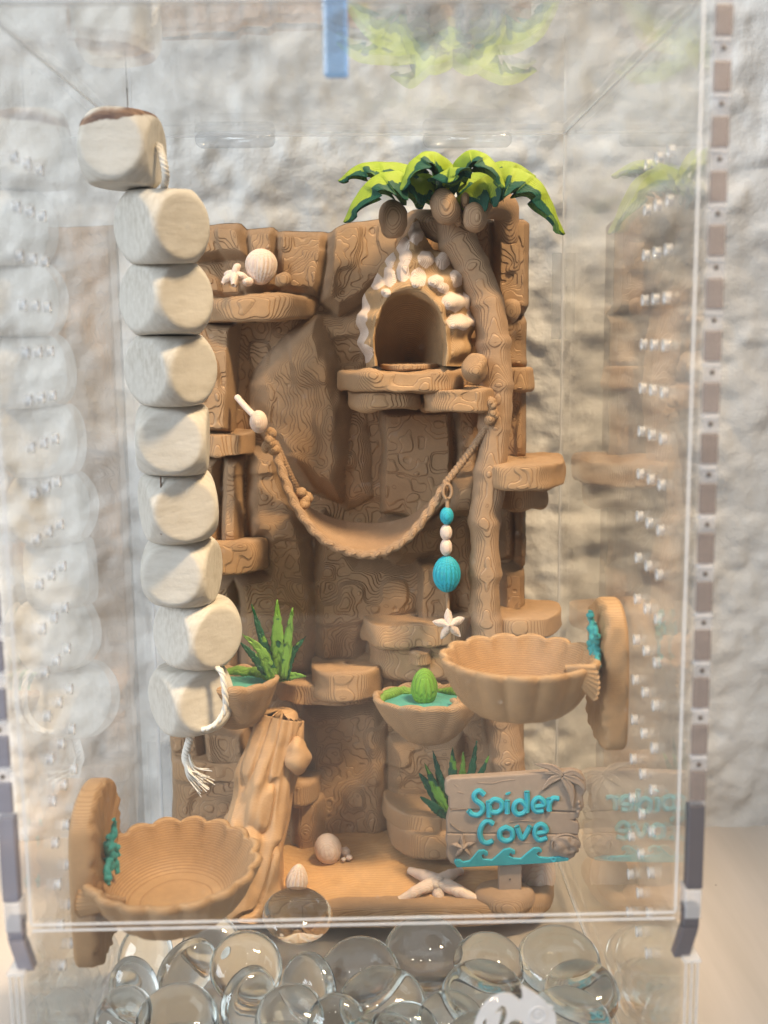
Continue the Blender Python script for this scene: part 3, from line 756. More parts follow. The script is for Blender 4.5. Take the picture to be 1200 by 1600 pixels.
def frond(pts, wd, dr, seed, n=70, m=25, th=.10, lobes=5, lens=1.0):
    th = .065
    path = spline([P(*p) for p in pts], n); t = np.linspace(0, 1, n)
    T = np.gradient(path, axis=0); T /= np.linalg.norm(T, axis=1, keepdims=True)
    base_, mid = path[0], path[n//2]; sgn = 1.0
    N = np.cross(T, [0, 1, 0]); N /= np.linalg.norm(N, axis=1, keepdims=True)
    if N[n//2][2] > 0: N = -N
    env = (np.sin(np.pi*np.clip(t*.90+.10, 0, 1)**.85)**.6)*1.12+.06
    env[-1] = .03
    saw = 1-.26*((t*lobes+.3) % 1)**1.5
    u = np.linspace(-1, 1, m); up_ = []; dn = []; mask = []
    for i in range(n):
        wv = wd*env[i]; dv = dr*env[i]*saw[i]
        crease = .04*math.cos(t[i]*lobes*2*np.pi)
        for a in u:
            fold = abs(a)**1.35
            p = path[i]+np.array([0, 1, 0])*a*wv*(1-.25*abs(a))+N[i]*(fold*dv+crease*abs(a))-T[i]*fold*dv*.25
            q = p+N[i]*th*(1-.6*abs(a))*env[i]
            up_.append(p); dn.append(q); mask.append(abs(a))
    V = np.vstack([up_, dn]); F1 = gfaces(n, m); k = n*m
    F2 = [[x+k for x in f[::-1]] for f in F1]
    bi = [i*m for i in range(n)]+[(n-1)*m+j for j in range(1, m)]+[i*m+m-1 for i in range(n-2, -1, -1)]+[j for j in range(m-2, 0, -1)]
    F3 = [[bi[(i+1) % len(bi)], bi[i], bi[i]+k, bi[(i+1) % len(bi)]+k] for i in range(len(bi))]
    mk_ = np.array(mask)
    mval = mk_*.85+.16*noise(V[:k]*[1, .4, 1], .22, seed)-.0
    mid_ = [0]*len(F1)+[1]*len(F2)+[0]*len(F3)
    V, _ = rough((V, F1), (.02, .3, seed))
    return mk('frond', (V, F1+F2+F3), None, palm, attr={'mask': np.r_[mval, np.ones(k)]}, mats=[M_leaf, M_leafu], midx=mid_)
frond([(700, 292, 10.5), (655, 262, 10.1), (600, 252, 9.8), (560, 258, 9.7), (528, 282, 9.6)], .60, .45, 1)
frond([(700, 300, 10.3), (650, 272, 9.8), (600, 268, 9.4), (565, 292, 9.2), (536, 347, 9.1)], .65, .62, 2)
frond([(722, 285, 10.5), (700, 250, 10.1), (668, 236, 9.7), (640, 254, 9.3), (622, 298, 9.1)], .70, .50, 3, lobes=4)
frond([(690, 288, 10.5), (712, 250, 10.1), (742, 234, 9.7), (772, 252, 9.3), (792, 294, 9.1)], .70, .50, 4, lobes=4)
frond([(712, 310, 10.3), (755, 276, 9.9), (800, 262, 9.6), (848, 288, 9.5), (883, 366, 9.5)], .75, .70, 5, lobes=7)
frond([(710, 290, 11.0), (760, 258, 11.2), (800, 252, 11.3), (838, 275, 11.4)], .55, .45, 6)
frond([(700, 300, 11.0), (665, 268, 11.5), (640, 262, 11.9), (610, 285, 12.1)], .55, .5, 7)
frond([(705, 300, 10.2), (703, 268, 9.6), (702, 262, 9.1), (700, 285, 8.8)], .5, .5, 8, lobes=3)

# ------------------------------------------------------------------ shell house
def shell_house():
    YF = 9.65; c0 = np.array([641., 530.])
    KN = [(650, 367, 11, 15), (630, 387, 9, 10), (634, 403, 8, 13), (665, 406, 11, 12), (690, 410, 9, 10), (610, 407, 7, 13), (609, 435, 9, 12), (630, 427, 9, 12),
          (654, 435, 11, 13), (679, 441, 10, 9), (590, 443, 9, 11), (712, 437, 9, 12), (708, 472, 16, 13), (716, 503, 16, 11), (569, 484, 8, 22), (566, 520, 8, 22), (574, 552, 8, 12), (730, 468, 7, 14), (735, 496, 6, 14), (692, 452, 8, 6), (604, 459, 7, 6)]
    # arch opening, counter-clockwise from bottom right over the top to bottom left
    arch = [(693, 572), (693, 540), (690, 515), (683, 490), (667, 470), (643, 461), (618, 465), (599, 482), (589, 508), (586, 535), (588, 572)]
    sil = [(729, 572), (737, 530), (737, 490), (727, 452), (707, 415), (668, 380), (657, 357), (649, 345), (641, 358), (626, 384), (598, 418), (572, 470), (563, 520), (577, 572)]
    n = 170
    def rs(p, k):
        p = spline(np.array([[a, 0, b] for a, b in p], float), 400)[:, [0, 2]]
        L_ = np.r_[0, np.cumsum(np.linalg.norm(np.diff(p, axis=0), axis=1))]; t = np.linspace(0, L_[-1], k)
        return np.stack([np.interp(t, L_, p[:, 0]), np.interp(t, L_, p[:, 1])], -1)
    A = rs(arch, n); B = rs(sil, n)
    rows = []; mask = []
    for v in (-3, -2.2, -1.5, -.9, -.45, -.15):             # tunnel and cavity
        k = -v/3; q = A+(np.array([641., 571.])-A)*(0 if k < .45 else (k-.45)/.55*.97)
        rows.append((q, np.full(n, YF+.12+k*2.1))); mask.append(np.zeros(n))
    for v in np.linspace(0, 1, 44):
        q = A+(B-A)*v
        y = YF+.10*(1-min(1, v/.08))**2-.12*math.sin(min(1, v/.25)*np.pi)*(v < .25)+.95*v**2.2
        ph = np.linspace(0, 1, n)
        bump_ = np.zeros(n)
        for kx, ky, ka, kb in KN:
            e_ = np.hypot((q[:, 0]-kx)/ka, (q[:, 1]-ky)/kb)+.10*np.sin(q[:, 0]*.35+ky)*np.cos(q[:, 1]*.3+kx)
            bump_ = np.maximum(bump_, np.clip((1.3-e_)/.75, 0, 1)**.8)
        bump_ = bump_*(v > .06)
        rib_ = .5+.5*np.sin(q[:, 1]*.17+q[:, 0]*.03)
        ysm = y-.09*bump_-.13*rib_*min(1, v*3)
        if v > .14: q = q+(q-c0)/np.linalg.norm(q-c0, axis=1, keepdims=True)*((bump_*2.5+rib_*6)*v)[:, None]
        rows.append((q, ysm)); mask.append(bump_*1.25)
    for k in (.5, 1.2, 2.0):
        rows.append((B+(c0-B)*.03*k, np.full(n, YF+.95+k))); mask.append(np.array(mask[-1])*.8)
    V = []
    for q, y in rows:
        for j in range(n): V.append(P(q[j][0], q[j][1], y[j] if np.ndim(y) else y))
    V = np.array(V); m = len(rows)
    F = gfaces(m, n); F.append([j for j in range(n)])
    i0 = 20*n+n//2
    f = [g for g in F if i0 in g][0]
    if np.cross(V[f[1]]-V[f[0]], V[f[2]]-V[f[0]])[1] > 0: F = [g[::-1] for g in F]
    mk_ = np.concatenate(mask)
    V, F = rough((V, F), (.04, .4, 3), (.012, .16, 4))
    h = thing('shell_house', 'spired seashell hide with round doorway and cream knobs, on the middle ledge', 'shell house', P(650, 575, YF+.5))
    mk('shell_wall', (V, F), M_shellhouse, h, attr={'mask': mk_})
    fz = P(640, 573, YF)[2]; xa_ = P(592, 560, YF)[0]; xb_ = P(689, 560, YF)[0]
    mk('floor', rough(slab([(xa_, YF+.1), (xb_, YF+.1), (xb_, YF+2.4), (xa_, YF+2.4)], fz-.1, fz+.06, .05, n=90, lay=((.02, .5, 3),)), (.01, .2, 2)), M_ledge, h)
    return h
shell_house()

# ------------------------------------------------------------------ hammock
hm = thing('hammock', 'tan sagging hammock slung between the left ledge and the palm trunk', 'hammock', P(570, 860, 10.2))
fr = [P(427, 690, 10.9), P(440, 735, 10.6), P(462, 790, 10.25), P(500, 838, 10.0), P(545, 862, 9.9), P(590, 865, 9.85), P(635, 842, 9.85), P(670, 800, 9.9), P(697, 757, 9.95)]
bkr = [P(468, 775, 11.3), P(490, 796, 11.45), P(530, 812, 11.5), P(570, 817, 11.5), P(610, 815, 11.5), P(650, 800, 11.3), P(692, 762, 10.4)]
def braid(t, th): return 1+.13*np.cos(2*th+t*120)
mk('rim', tube(fr, .125, 20, 260, rmod=braid), M_trunk, hm)
a = spline(fr, 220)[38:]; a = a[np.linspace(0, len(a)-1, 90).astype(int)]; b_ = spline(bkr, 90)
rows = []
for v in np.linspace(0, 1, 26):
    r_ = a*(1-v)+b_*v; r_[:, 2] -= .28*math.sin(v*np.pi)*np.sin(np.linspace(.1, np.pi-.1, 90)); rows.append(r_)
V = np.array(rows).reshape(-1, 3); V2 = V-[0, 0, .07]; F = gfaces(26, 90)
k = len(V); mk('cloth', (np.vstack([V, V2]), F+[[i+k for i in f[::-1]] for f in F]), M_trunk, hm)
mk('rope', tube([P(695, 757, 9.95), P(735, 705, 10.05), P(768, 655, 9.9)], .10, 16, 90, rmod=braid), M_trunk, hm)
mk('rope', tube([P(430, 690, 10.9), P(450, 735, 11.1), P(470, 775, 11.3)], .09, 16, 90, rmod=braid), M_trunk, hm)
mk('rope', tube([P(370, 620, 11.3), P(384, 636, 11.0), P(402, 655, 10.6)], .085, 14, 40), M_white, hm)
c = P(404, 659, 10.55); mk('bead', ball(c, (.235, .235, .31), 32, ribs=10, amp=.03), M_white, hm)
def knot(cx, cy_, Y, s_, seed):
    r_ = np.random.default_rng(seed); Ms = []
    for i in range(6):
        p = P(cx+r_.normal()*s_*.32, cy_+(i-2.5)*s_*.32, Y+r_.normal()*.06)
        Ms.append(rough(ball(p, (.13+.05*r_.random(), .15, .14+.05*r_.random()), 18, rot=(r_.random()*90, r_.random()*90, 0)), (.03, .2, i)))
    return join(*Ms)
mk('knot', knot(423, 690, 10.7, 17, 2), M_ledge, hm); mk('knot', knot(771, 642, 9.75, 16, 5), M_ledge, hm)
mk('knot', knot(477, 780, 10.6, 12, 8), M_ledge, hm)

# ------------------------------------------------------------------ hanging charm
ch = thing('beaded_charm', 'hanging string of teal and cream beads ending in a small starfish', 'charm', P(698, 770, 9.7))
c = P(699, 768, 9.72); mk('ring', tube([c+[.11*math.cos(a_), 0, .2*math.sin(a_)] for a_ in np.linspace(0, 2*np.pi, 13)[:-1]], .045, 10, 60, closed=True), M_trunk, ch)
def bead(px_, py_, rx, rz, mat, ribs=0, amp=.04, name='bead', n=40):
    c = P(px_, py_, 9.72); s = S(c); return mk(name, ball(c, (rx/s, rx/s, rz/s), n, ribs=ribs, amp=amp), mat, ch)
bead(698, 806, 10.5, 14, M_teal, 12, .03); bead(697, 832, 9.5, 13, M_white); bead(697, 855, 9.5, 14, M_white); bead(698, 897, 21, 29, M_teal, 18, .045, n=120)
mk('cord', tube([P(699, 778, 9.72), P(698, 860, 9.72), P(700, 960, 9.75)], .055, 10, 30), M_trunk, ch)
c = P(702, 976, 9.65); mk('starfish', rough(star(c, .46, .40, .13, rot=math.radians(96), lean=(90, 0, 0), n=150, sharp=1.0), (.02, .15, 3)), M_white, ch)

# ------------------------------------------------------------------ shells and starfish on the upper left ledge
c = P(408, 417, 11.2); s = S(c)
tag(mk('seashell', ball(c, (24/s, .3, 28/s), 90, ribs=22, amp=.05, rot=(0, 6, 0), taper=-.12), M_white), 'plump ribbed cream seashell on the top left ledge', 'seashell')
def limb_star(name, base_, tips, r0, mat, label, cat):
    th_ = thing(name, label, cat, base_)
    Ms = [ball(base_, (r0*1.25, r0*1.1, r0*1.1), 20)]
    for t_ in tips: Ms.append(tube([base_, (np.array(base_)+np.array(t_))/2+[0, -.03, .04], t_], [r0, r0*.85, r0*.55], 14, 20))
    mk('arms', rough(join(*Ms), (.025, .15, 3)), mat, th_); return th_
b0 = P(367, 430, 11.0)
limb_star('starfish', b0, [P(372, 414, 11.1), P(348, 443, 10.9), P(352, 430, 11.1), P(388, 436, 11.0), P(365, 446, 10.7)], .12, M_white, 'small leaning cream starfish beside the plump seashell on the top ledge', 'starfish')
tag(mk('seashell', rough(ball(P(386, 440, 11.0), (.16, .15, .11), 24), (.05, .15, 2)), M_white), 'tiny lumpy shell between starfish and plump seashell on top ledge', 'seashell')
tag(mk('pebble', rough(ball(P(441, 438, 11.1), (.24, .2, .18), 24), (.06, .2, 2)), M_ledge), 'small tan rounded stone at the right of the plump seashell', 'pebble')

# ------------------------------------------------------------------ ponds
def pond(cpx, cpy, Y, wpx, dep, label, aspect=.8, zr=None):
    c = P(cpx, cpy, Y); rx = wpx/2/S(c)
    t_ = thing('shell_pond', label, 'pond', c-[0, 0, dep])
    mk('bowl', rough(bowl(c, rx, rx*aspect, dep, ribs=13, scal=.05, th=.2, foot=.25, pw=.6, lip=.07), (.04, .6, 3)), M_ledge, t_)
    ph = np.linspace(0, 2*np.pi, 60, endpoint=False)
    V = [c+[0, 0, -.14]]; F = []
    for k_ in range(1, 9):
        q = k_/8*.93
        V += [c+[rx*q*math.cos(a_), rx*aspect*q*math.sin(a_), -.14] for a_ in ph]
    V = np.array(V); V[:, 2] += .03*noise(V, .3, 5)
    F = [[0, 1+j, 1+(j+1) % 60] for j in range(60)]+[[1+(k_*60)+j, 1+(k_+1)*60+j, 1+(k_+1)*60+(j+1) % 60, 1+k_*60+(j+1) % 60] for k_ in range(7) for j in range(60)]
    mk('water', (V, F), M_water, t_)
    return t_, c, rx
t1, c1, r1 = pond(669, 1090, 9.35, 172, 1.25, 'middle scalloped pond bowl of teal water with green bulb', .75)
mk('moss', join(*[rough(tube([c1+[r1*.86*math.cos(a_), r1*.62*math.sin(a_), -.08] for a_ in np.linspace(a0, a1, 7)], [.07, .13, .15, .13, .05], 12, 40), (.04, .15, 3)) for a0, a1 in ((.15, 1.3), (1.7, 3.2))]), M_moss, t1)
c = P(663, 1073, 9.5); s = S(c)
mk('cactus_bulb', ball(c, (20/s, 20/s, 32/s), 110, ribs=16, amp=.05, rot=(14, 0, 0), taper=.12), filament('bulb_print', (.22, .46, .05), .05, groove=.75), t1)
tag(mk('seashell', rough(star(P(716, 1101, 8.95), .30, .55, .15, rot=.3, lean=(25, 0, 0), arms=6, n=90), (.06, .12, 3)), M_ledge), 'tan knobbly shell floating at right in the middle pond', 'seashell')
t2, c2, r2 = pond(368, 1062, 10.0, 136, 1.35, 'left scalloped pond bowl half hidden behind the lowest cubes', .9)
mk('moss', rough(tube([c2+[r2*.85*math.cos(a_), r2*.78*math.sin(a_), -.06] for a_ in np.linspace(-.25, 2.4, 9)], [.06, .14, .17, .14, .05], 12, 60), (.05, .15, 3)), M_moss, t2)

# ------------------------------------------------------------------ plants
def plant(name, label, leaves, mat, br=.35):
    b = P(*leaves[0][0]); t_ = thing(name, label, 'plant', b)
    for i, (b0_, mid, tip, wd) in enumerate(leaves):
        pb, pm_, pt_ = P(*b0_), P(*mid), P(*tip)
        M = leaf([pb, pm_, pt_], wd, .13); V = M[0]
        M = rough(M, (.02, .12, i+2))
        mask = .5+.55*noise(V, .22, i+9)+(.25 if i % 2 else -.25)
        mk('leaf', M, mat, t_, attr={'mask': mask})
    return t_
plant('aloe_plant', 'bright green spiky aloe with dark stripes beside the left pond', [
    ((438, 1060, 10.2), (434, 1000, 10.0), (433, 937, 10.0), .22), ((430, 1058, 10.1), (412, 1005, 10.1), (393, 944, 10.2), .15),
    ((443, 1060, 10.1), (450, 1000, 10.0), (457, 950, 9.9), .14), ((446, 1062, 10.2), (455, 1025, 10.2), (478, 994, 10.2), .13),
    ((424, 1060, 9.9), (410, 1020, 9.8), (378, 990, 9.9), .17), ((420, 1058, 10.0), (400, 1030, 10.1), (376, 1004, 10.2), .14),
    ((436, 1062, 10.3), (455, 1056, 10.2), (478, 1057, 10.1), .14)], M_aloe)
plant('agave_plant', 'dark green spiky plant rising behind the wooden sign', [
    ((712, 1275, 9.9), (708, 1220, 9.8), (707, 1168, 9.8), .17), ((705, 1275, 9.9), (690, 1225, 9.9), (676, 1172, 10.0), .14),
    ((700, 1275, 9.8), (682, 1235, 9.8), (663, 1192, 9.8), .15), ((722, 1275, 9.9), (735, 1215, 9.9), (745, 1158, 9.9), .15),
    ((728, 1270, 9.8), (745, 1225, 9.7), (764, 1180, 9.7), .13), ((700, 1278, 9.7), (680, 1262, 9.6), (657, 1245, 9.6), .15),
    ((717, 1275, 10.1), (722, 1220, 10.2), (724, 1175, 10.3), .13), ((695, 1275, 10.0), (670, 1230, 10.1), (655, 1208, 10.2), .12)], M_aloed)

# ------------------------------------------------------------------ things on the sand
p = onsand(513, 1345); s = S(p); c = p+[0, 0, .36]
tag(mk('seashell', ball(c, (21/s, .3, 25/s), 60, ribs=18, amp=.02, rot=(0, -8, 0)), M_white), 'smooth egg-like cream shell on the sand near the back', 'seashell')
p = onsand(541, 1338); tag(mk('seashell', rough(join(ball(p+[-.03, 0, .14], (.14, .14, .15), 20), ball(p+[.08, -.15, .03], (.1, .1, .08), 16), ball(p+[-.06, -.2, .02], (.08, .08, .07), 16)), (.03, .12, 2)), M_white), 'tiny cluster of cream shells beside the egg-like shell', 'seashell')
p = onsand(465, 1395); s = S(p)
tag(mk('coral', ball(p+[0, 0, .42], (.27, .24, .42), 80, ribs=14, amp=.1, rot=(0, 10, 0), taper=.25), M_white), 'upright ribbed cream coral piece near the driftwood foot', 'coral')
p = onsand(683, 1398)
limb_star('starfish', p+[0, .15, .30], [onsand(640, 1367)+[0, 0, .13], onsand(720, 1368)+[0, 0, .13], onsand(748, 1412)+[0, 0, .10], onsand(624, 1412)+[0, 0, .10], P(688, 1420, 9.0)], .20, M_white, 'large cream starfish lying on the sand left of the sign post', 'starfish')
c = P(838, 1362, 9.9); s = S(c)
tag(mk('seashell', ball(c, (30/s, .4, 46/s), 60, ribs=9, amp=.04, rot=(0, 12, 0), taper=.35), M_white), 'cream conch shell half hidden behind the wooden sign', 'seashell')
p = onsand(800, 1385); tag(mk('seashell', rough(ball(p+[0, .1, .2], (.3, .25, .28), 24), (.05, .2, 2)), M_white), 'small cream shell just left behind the sign post', 'seashell')

# ------------------------------------------------------------------ the sign
YS = 8.75
sg = thing('wooden_sign', 'grey-tan plank sign on a post with raised teal lettering', 'sign', P(795, 1440, YS+.3))
def z5(x, y): return (670+x/4.444, 1170+y/4.444)
pl1 = [z5(*q) for q in [(112, 262), (118, 225), (150, 205), (400, 192), (700, 172), (1000, 150), (1068, 170), (1092, 215), (1095, 290), (1072, 330), (1080, 400), (1060, 440), (760, 430), (400, 425), (140, 422), (138, 340), (115, 310)]]
pl2 = [z5(*q) for q in [(140, 424), (400, 427), (760, 432), (1058, 443), (1040, 485), (1000, 497), (1045, 515), (1050, 555), (1040, 600), (700, 590), (400, 590), (125, 588), (122, 500)]]
pl3 = [z5(*q) for q in [(125, 590), (400, 592), (700, 592), (1040, 602), (1048, 650), (1035, 710), (1010, 755), (970, 776), (600, 800), (190, 815), (150, 795), (122, 750), (130, 690), (118, 640)]]
for i, pl in enumerate((pl1, pl2, pl3)): bevel(mk('plank', prism(pl, YS+.012*(i == 1), YS+.28), M_sign, sg, smooth=False), .05, 3)
s_ = S(P(800, 1280, YS))
def stroke(pts, r_=19.5, closed=False, Y=YS-.02, mat=M_teal, name='letter', par=sg, flat=.8):
    w_ = [P(*z5(*q), Y) for q in pts]
    return tube(w_, r_/4.444/s_, 12, max(10, len(pts)*7), closed=closed, flat=flat)
LT = [('S', [([(385, 318), (350, 292), (318, 315), (322, 352), (365, 388), (375, 425), (345, 458), (302, 455), (275, 428)], 0)]),
      ('p', [([(414, 362), (418, 420), (418, 472)], 0), ([(416, 385), (455, 352), (502, 368), (508, 410), (478, 440), (430, 435)], 1)]),
      ('i', [([(545, 358), (545, 448)], 0), ([(549, 307), (551, 312)], 0)]),
      ('d', [([(672, 388), (635, 362), (600, 380), (592, 425), (618, 455), (658, 445), (678, 415)], 1), ([(681, 295), (684, 370), (680, 440)], 0)]),
      ('e', [([(735, 402), (798, 392), (795, 362), (765, 342), (735, 358), (724, 395), (745, 432), (795, 432)], 0)]),
      ('r', [([(834, 342), (836, 430)], 0), ([(838, 378), (862, 345), (903, 346)], 0)]),
      ('C', [([(448, 522), (412, 502), (375, 525), (355, 580), (368, 635), (402, 655), (446, 640)], 0)]),
      ('o', [([(537, 545), (578, 570), (578, 620), (537, 640), (497, 618), (497, 570)], 1)]),
      ('v', [([(610, 537), (650, 622), (705, 537)], 0)]),
      ('e', [([(745, 588), (812, 575), (806, 540), (776, 524), (745, 545), (738, 592), (764, 632), (820, 620)], 0)])]
for nm, ss in LT:
    mk('letter', join(*[stroke(q, closed=bool(c_)) for q, c_ in ss]), M_teal, sg)
wv = [(176, 790), (185, 770), (215, 772), (240, 788), (285, 780), (318, 742), (345, 710), (385, 703), (412, 722), (412, 742), (392, 748), (382, 732), (366, 742), (376, 768), (440, 774), (480, 740), (520, 702), (565, 694), (600, 710), (600, 735), (578, 736), (568, 722), (556, 745), (590, 762), (640, 765), (690, 722), (730, 690), (770, 690), (788, 708), (782, 725), (762, 716), (748, 735), (770, 755), (830, 760), (905, 752), (975, 765), (968, 780), (840, 794), (600, 808), (195, 826)]
bevel(mk('wave', prism([z5(*q) for q in wv], YS-.07, YS+.2), M_teal, sg, smooth=False), .02)
for q in ([(880, 760), (862, 755), (850, 768), (862, 782), (880, 776)],): mk('wave', stroke(q, 7, True, YS-.07), M_teal, sg)
# raised palm leaves, star and shell in the sign's own colour
for pts, wd in (([(930, 180), (850, 130), (735, 105)], .10), ([(920, 190), (850, 220), (780, 290)], .09), ([(930, 195), (985, 290), (1000, 410)], .11), ([(935, 185), (1040, 230), (1085, 290)], .10), ([(935, 175), (1010, 165), (1080, 215)], .08), ([(925, 190), (880, 165), (800, 170)], .08)):
    w_ = [P(*z5(*q), YS-.05) for q in pts]
    mk('leaf_relief', leaf(w_, wd*1.15, .10), M_sign, sg)
for q in ((1040, 372), (1045, 402), (1036, 436)): mk('stud', ball(P(*z5(*q), YS-.02), (.05, .05, .05), 12), M_sign, sg)
mk('starfish_relief', rough(star(P(*z5(235, 680), YS-.04), .36, .3, .12, rot=math.radians(92), lean=(90, 0, 0), n=110), (.03, .1, 2)), M_sign, sg)
cs = P(*z5(950, 665), YS-.02)
mk('shell_relief', rough(ball(cs, (.38, .12, .30), 40, rot=(0, 20, 0)), (.05, .12, 3), (.03, .07, 5)), M_sign, sg)
for k_, r_ in enumerate((.30, .38)):
    mk('shell_relief', tube([cs+[r_*math.cos(a_)*1.0, -.03, r_*.8*math.sin(a_)] for a_ in np.linspace(-.3, 3.4, 9)], .028, 8, 50), M_sign, sg)
for q in ([(150, 422), (250, 418), (270, 425)], [(340, 235), (440, 240), (520, 222), (600, 215)], [(150, 520), (200, 560), (240, 575)], [(560, 510), (650, 500), (740, 505)], [(580, 655), (740, 655)], [(180, 250), (200, 265)], [(200, 300), (240, 310)]):
    mk('grain_line', stroke(q, 3.2, False, YS-.002), M_sign, sg)
pw = [P(779, 1350, YS+.1), P(815, 1350, YS+.1)]
zb = .2
bevel(mk('post', box(pw[0][0], pw[1][0], YS+.06, YS+.3, zb, P(800, 1340, YS+.1)[2]), M_sign, sg, smooth=False), .03)
for yy_ in (1374, 1394):
    mk('nail_hole', ball(P(797, yy_, YS+.055), (.03, .02, .03), 10), M_hole, sg)
bc = Pz(797, 1436, .55)
outc = [(bc[0]+.86*math.cos(a_), YS+.25+.72*math.sin(a_)) for a_ in np.linspace(0, 2*np.pi, 12)[:-1]]
mk('foot', slab(outc, .30, .85, .22, n=120, lay=((.03, .5, 3), (.015, .2, 4)), dome=.08), M_trunk, sg)

# ------------------------------------------------------------------ feeder bowls on the side walls
def feeder(sx, cpx, cpy, Y, rx, ry, dep, label, pz0, pz1, py0, py1, hng, ribs=16):
    c = P(cpx, cpy, Y)
    t_ = thing('feeder_bowl', label, 'feeder bowl', c-[0, 0, dep])
    mk('bowl', rough(bowl(c, rx, ry, dep, ribs=ribs, scal=.085, th=.2, foot=.5, pw=.5, lip=.06), (.02, .8, 4)), M_smooth, t_)
    # wall plate: rounded slab standing against the side panel
    xo = W-.03; xi = W-.52
    pts = [(py0, pz0+.5), (py0+.05, pz0+.1), (py0+.5, pz0-.05), (py1-.5, pz0-.05), (py1-.05, pz0+.2), (py1, pz0+.8), (py1, pz1-.7), (py1-.35, pz1-.1), ((py0+py1)/2, pz1+.12), (py0+.35, pz1-.15), (py0, pz1-.8)]
    V, F = slab(pts, xi, xo, .12, n=130, lay=((.0, 1, 1),), nz=4)
    V = V[:, [2, 0, 1]]
    if sx > 0:
        pass
    V[:, 0] *= sx
    V, F = outward((V, F))
    ins = np.abs(V[:, 0]) < xi+.05
    V[:, 0] += sx*(-1)*np.where(ins, np.abs(.10*noise(V, .28, 5))+.05*noise(V, .13, 6), 0)
    mk('wall_plate', (V, F), M_smooth, t_)
    # scallop hinge between bowl and plate
    hx = sx*(abs(xi)-.12); hc = np.array([sx*(abs(c[0])+rx*.98), Y-ry*.30, c[2]-.15])
    hc = P(*hng[0]); ht = P(*hng[1])
    for i, a_ in enumerate((-.75, -.5, -.25, 0, .25, .5, .75)):
        e_ = ht+[-sx*.1*a_*a_, -.06+.1*a_*a_, .72*a_*hng[2]]
        mk('hinge_rib', tube([hc, (hc+e_)/2+[0, -.06, 0.03], e_], [.08, .085, .07], 12, 16), M_smooth, t_)
    # teal coral climbing the plate
    b0_ = np.array([sx*(xi-.13), Y+.0, c[2]+.0]); br = []
    for pts_ in ([(0, -.05, -.1), (0, -.12, .35), (0, .05, .75), (0, -.05, 1.05)], [(0, -.1, .35), (0, -.38, .6), (0, -.42, .85)], [(0, -.05, .45), (0, .25, .25), (0, .42, .0)], [(0, -.15, .2), (0, -.45, .05), (0, -.62, -.15)], [(0, -.12, .3), (0, .1, .1), (0, .15, -.3)]):
        q = [b0_+np.array(p_)+[-sx*.05*i, 0, 0] for i, p_ in enumerate(pts_)]
        br.append(tube(q, [.085, .075, .05], 12, 30))
    mk('coral', rough(join(*br), (.06, .1, 3)), M_teal2, t_)
    # short arm under the bowl
    mk('bracket', rough(tube([np.array([sx*(xi+.1), Y, c[2]-.62]), np.array([sx*(abs(c[0])+rx*.78), Y, c[2]-.62])], [.3, .25], 24, 12), (.03, .4, 3)), M_smooth, t_)
    return c
zr = P(0, 0, 0)
feeder(1, 812, 1028, 4.3, 1.74, 1.72, 1.2, 'right scallop-edged feeder bowl fixed to the right wall', float(Px(950, 1160, 5.7)[2]), float(Px(945, 932, 5.7)[2]), 3.6, 5.7, ((885, 1045, 3.3), (935, 1068, 3.1), .62), ribs=15)
feeder(-1, 270, 1348, 3.35, 1.88, 2.2, 1.1, 'left scallop-edged feeder bowl fixed low on the left wall', float(Px(110, 1520, -5.7)[2])-.75, float(Px(135, 1240, -5.7)[2])-.1, 2.2, 4.9, ((195, 1408, 2.3), (118, 1412, 2.2), .45), ribs=17)

# ------------------------------------------------------------------ chain of wooden cubes
def tumbled(a, n=44):
    V = []; F = []
    g = np.linspace(-1, 1, n)
    g = np.tan(g*np.pi/4)
    for ax in range(3):
        for s in (-1, 1):
            A, B = np.meshgrid(g, g, indexing='ij'); d = np.zeros((n*n, 3)); d[:, ax] = s; d[:, (ax+1) % 3] = A.ravel(); d[:, (ax+2) % 3] = B.ravel()
            d /= np.linalg.norm(d, axis=1, keepdims=True)
            inf = np.abs(d).max(1); p_ = 55
            r = (inf**p_+(1/1.33)**p_)**(-1/p_)
            f = gfaces(n, n); o_ = len(V)*n*n if False else sum(len(v_) for v_ in V)
            f = [[i+o_ for i in q] for q in f]
            if s < 0: f = [q[::-1] for q in f]
            V.append(d*r[:, None]*a); F += f
    return np.vstack(V), F
chain = thing('wooden_cube_chain', 'string of nine pale wooden cubes hanging at the left', 'cube chain', P(192, 170, 6.2))
cubes = [(192, 235, 6.5, -8), (253, 355, 6.9, 46), (260, 468, 7.3, 44), (267, 577, 7.7, 52), (271, 685, 8.1, 4), (278, 789, 8.5, 22), (285, 890, 8.9, -10), (309, 985, 9.2, 46), (299, 1087, 9.5, 36)]
cm_ = None; cen = []
for i, (a_, b__, Y_, yaw) in enumerate(cubes):
    c = P(a_, b__, Y_); cen.append(c)
    wpx = [112, 112, 110, 108, 108, 107, 104, 104, 104][i]
    half = wpx/2/S(c)
    cb = mk('wooden_cube', tumbled(1.0), M_bark if i == 0 else M_wood, None)
    cb.parent = chain; cb.matrix_parent_inverse = Matrix.Translation(-chain.location)
    cb.data.transform(Matrix.Scale(half, 4)); 
    cb.location = Vector(c)*U
    cb.rotation_euler = (math.radians([-3, 2, -4, 3, 0, 2, -2, 3, -3][i]), math.radians([3, -3, 3, -2, 2, -3, 2, 3, -4][i]), math.radians(yaw))
cb5 = P(250, 789, cubes[5][2]-.93)
mk('crack', tube([P(251, 745, 7.55), P(252, 790, 7.55), P(252, 835, 7.55)], .02, 8, 20), M_crack, chain)
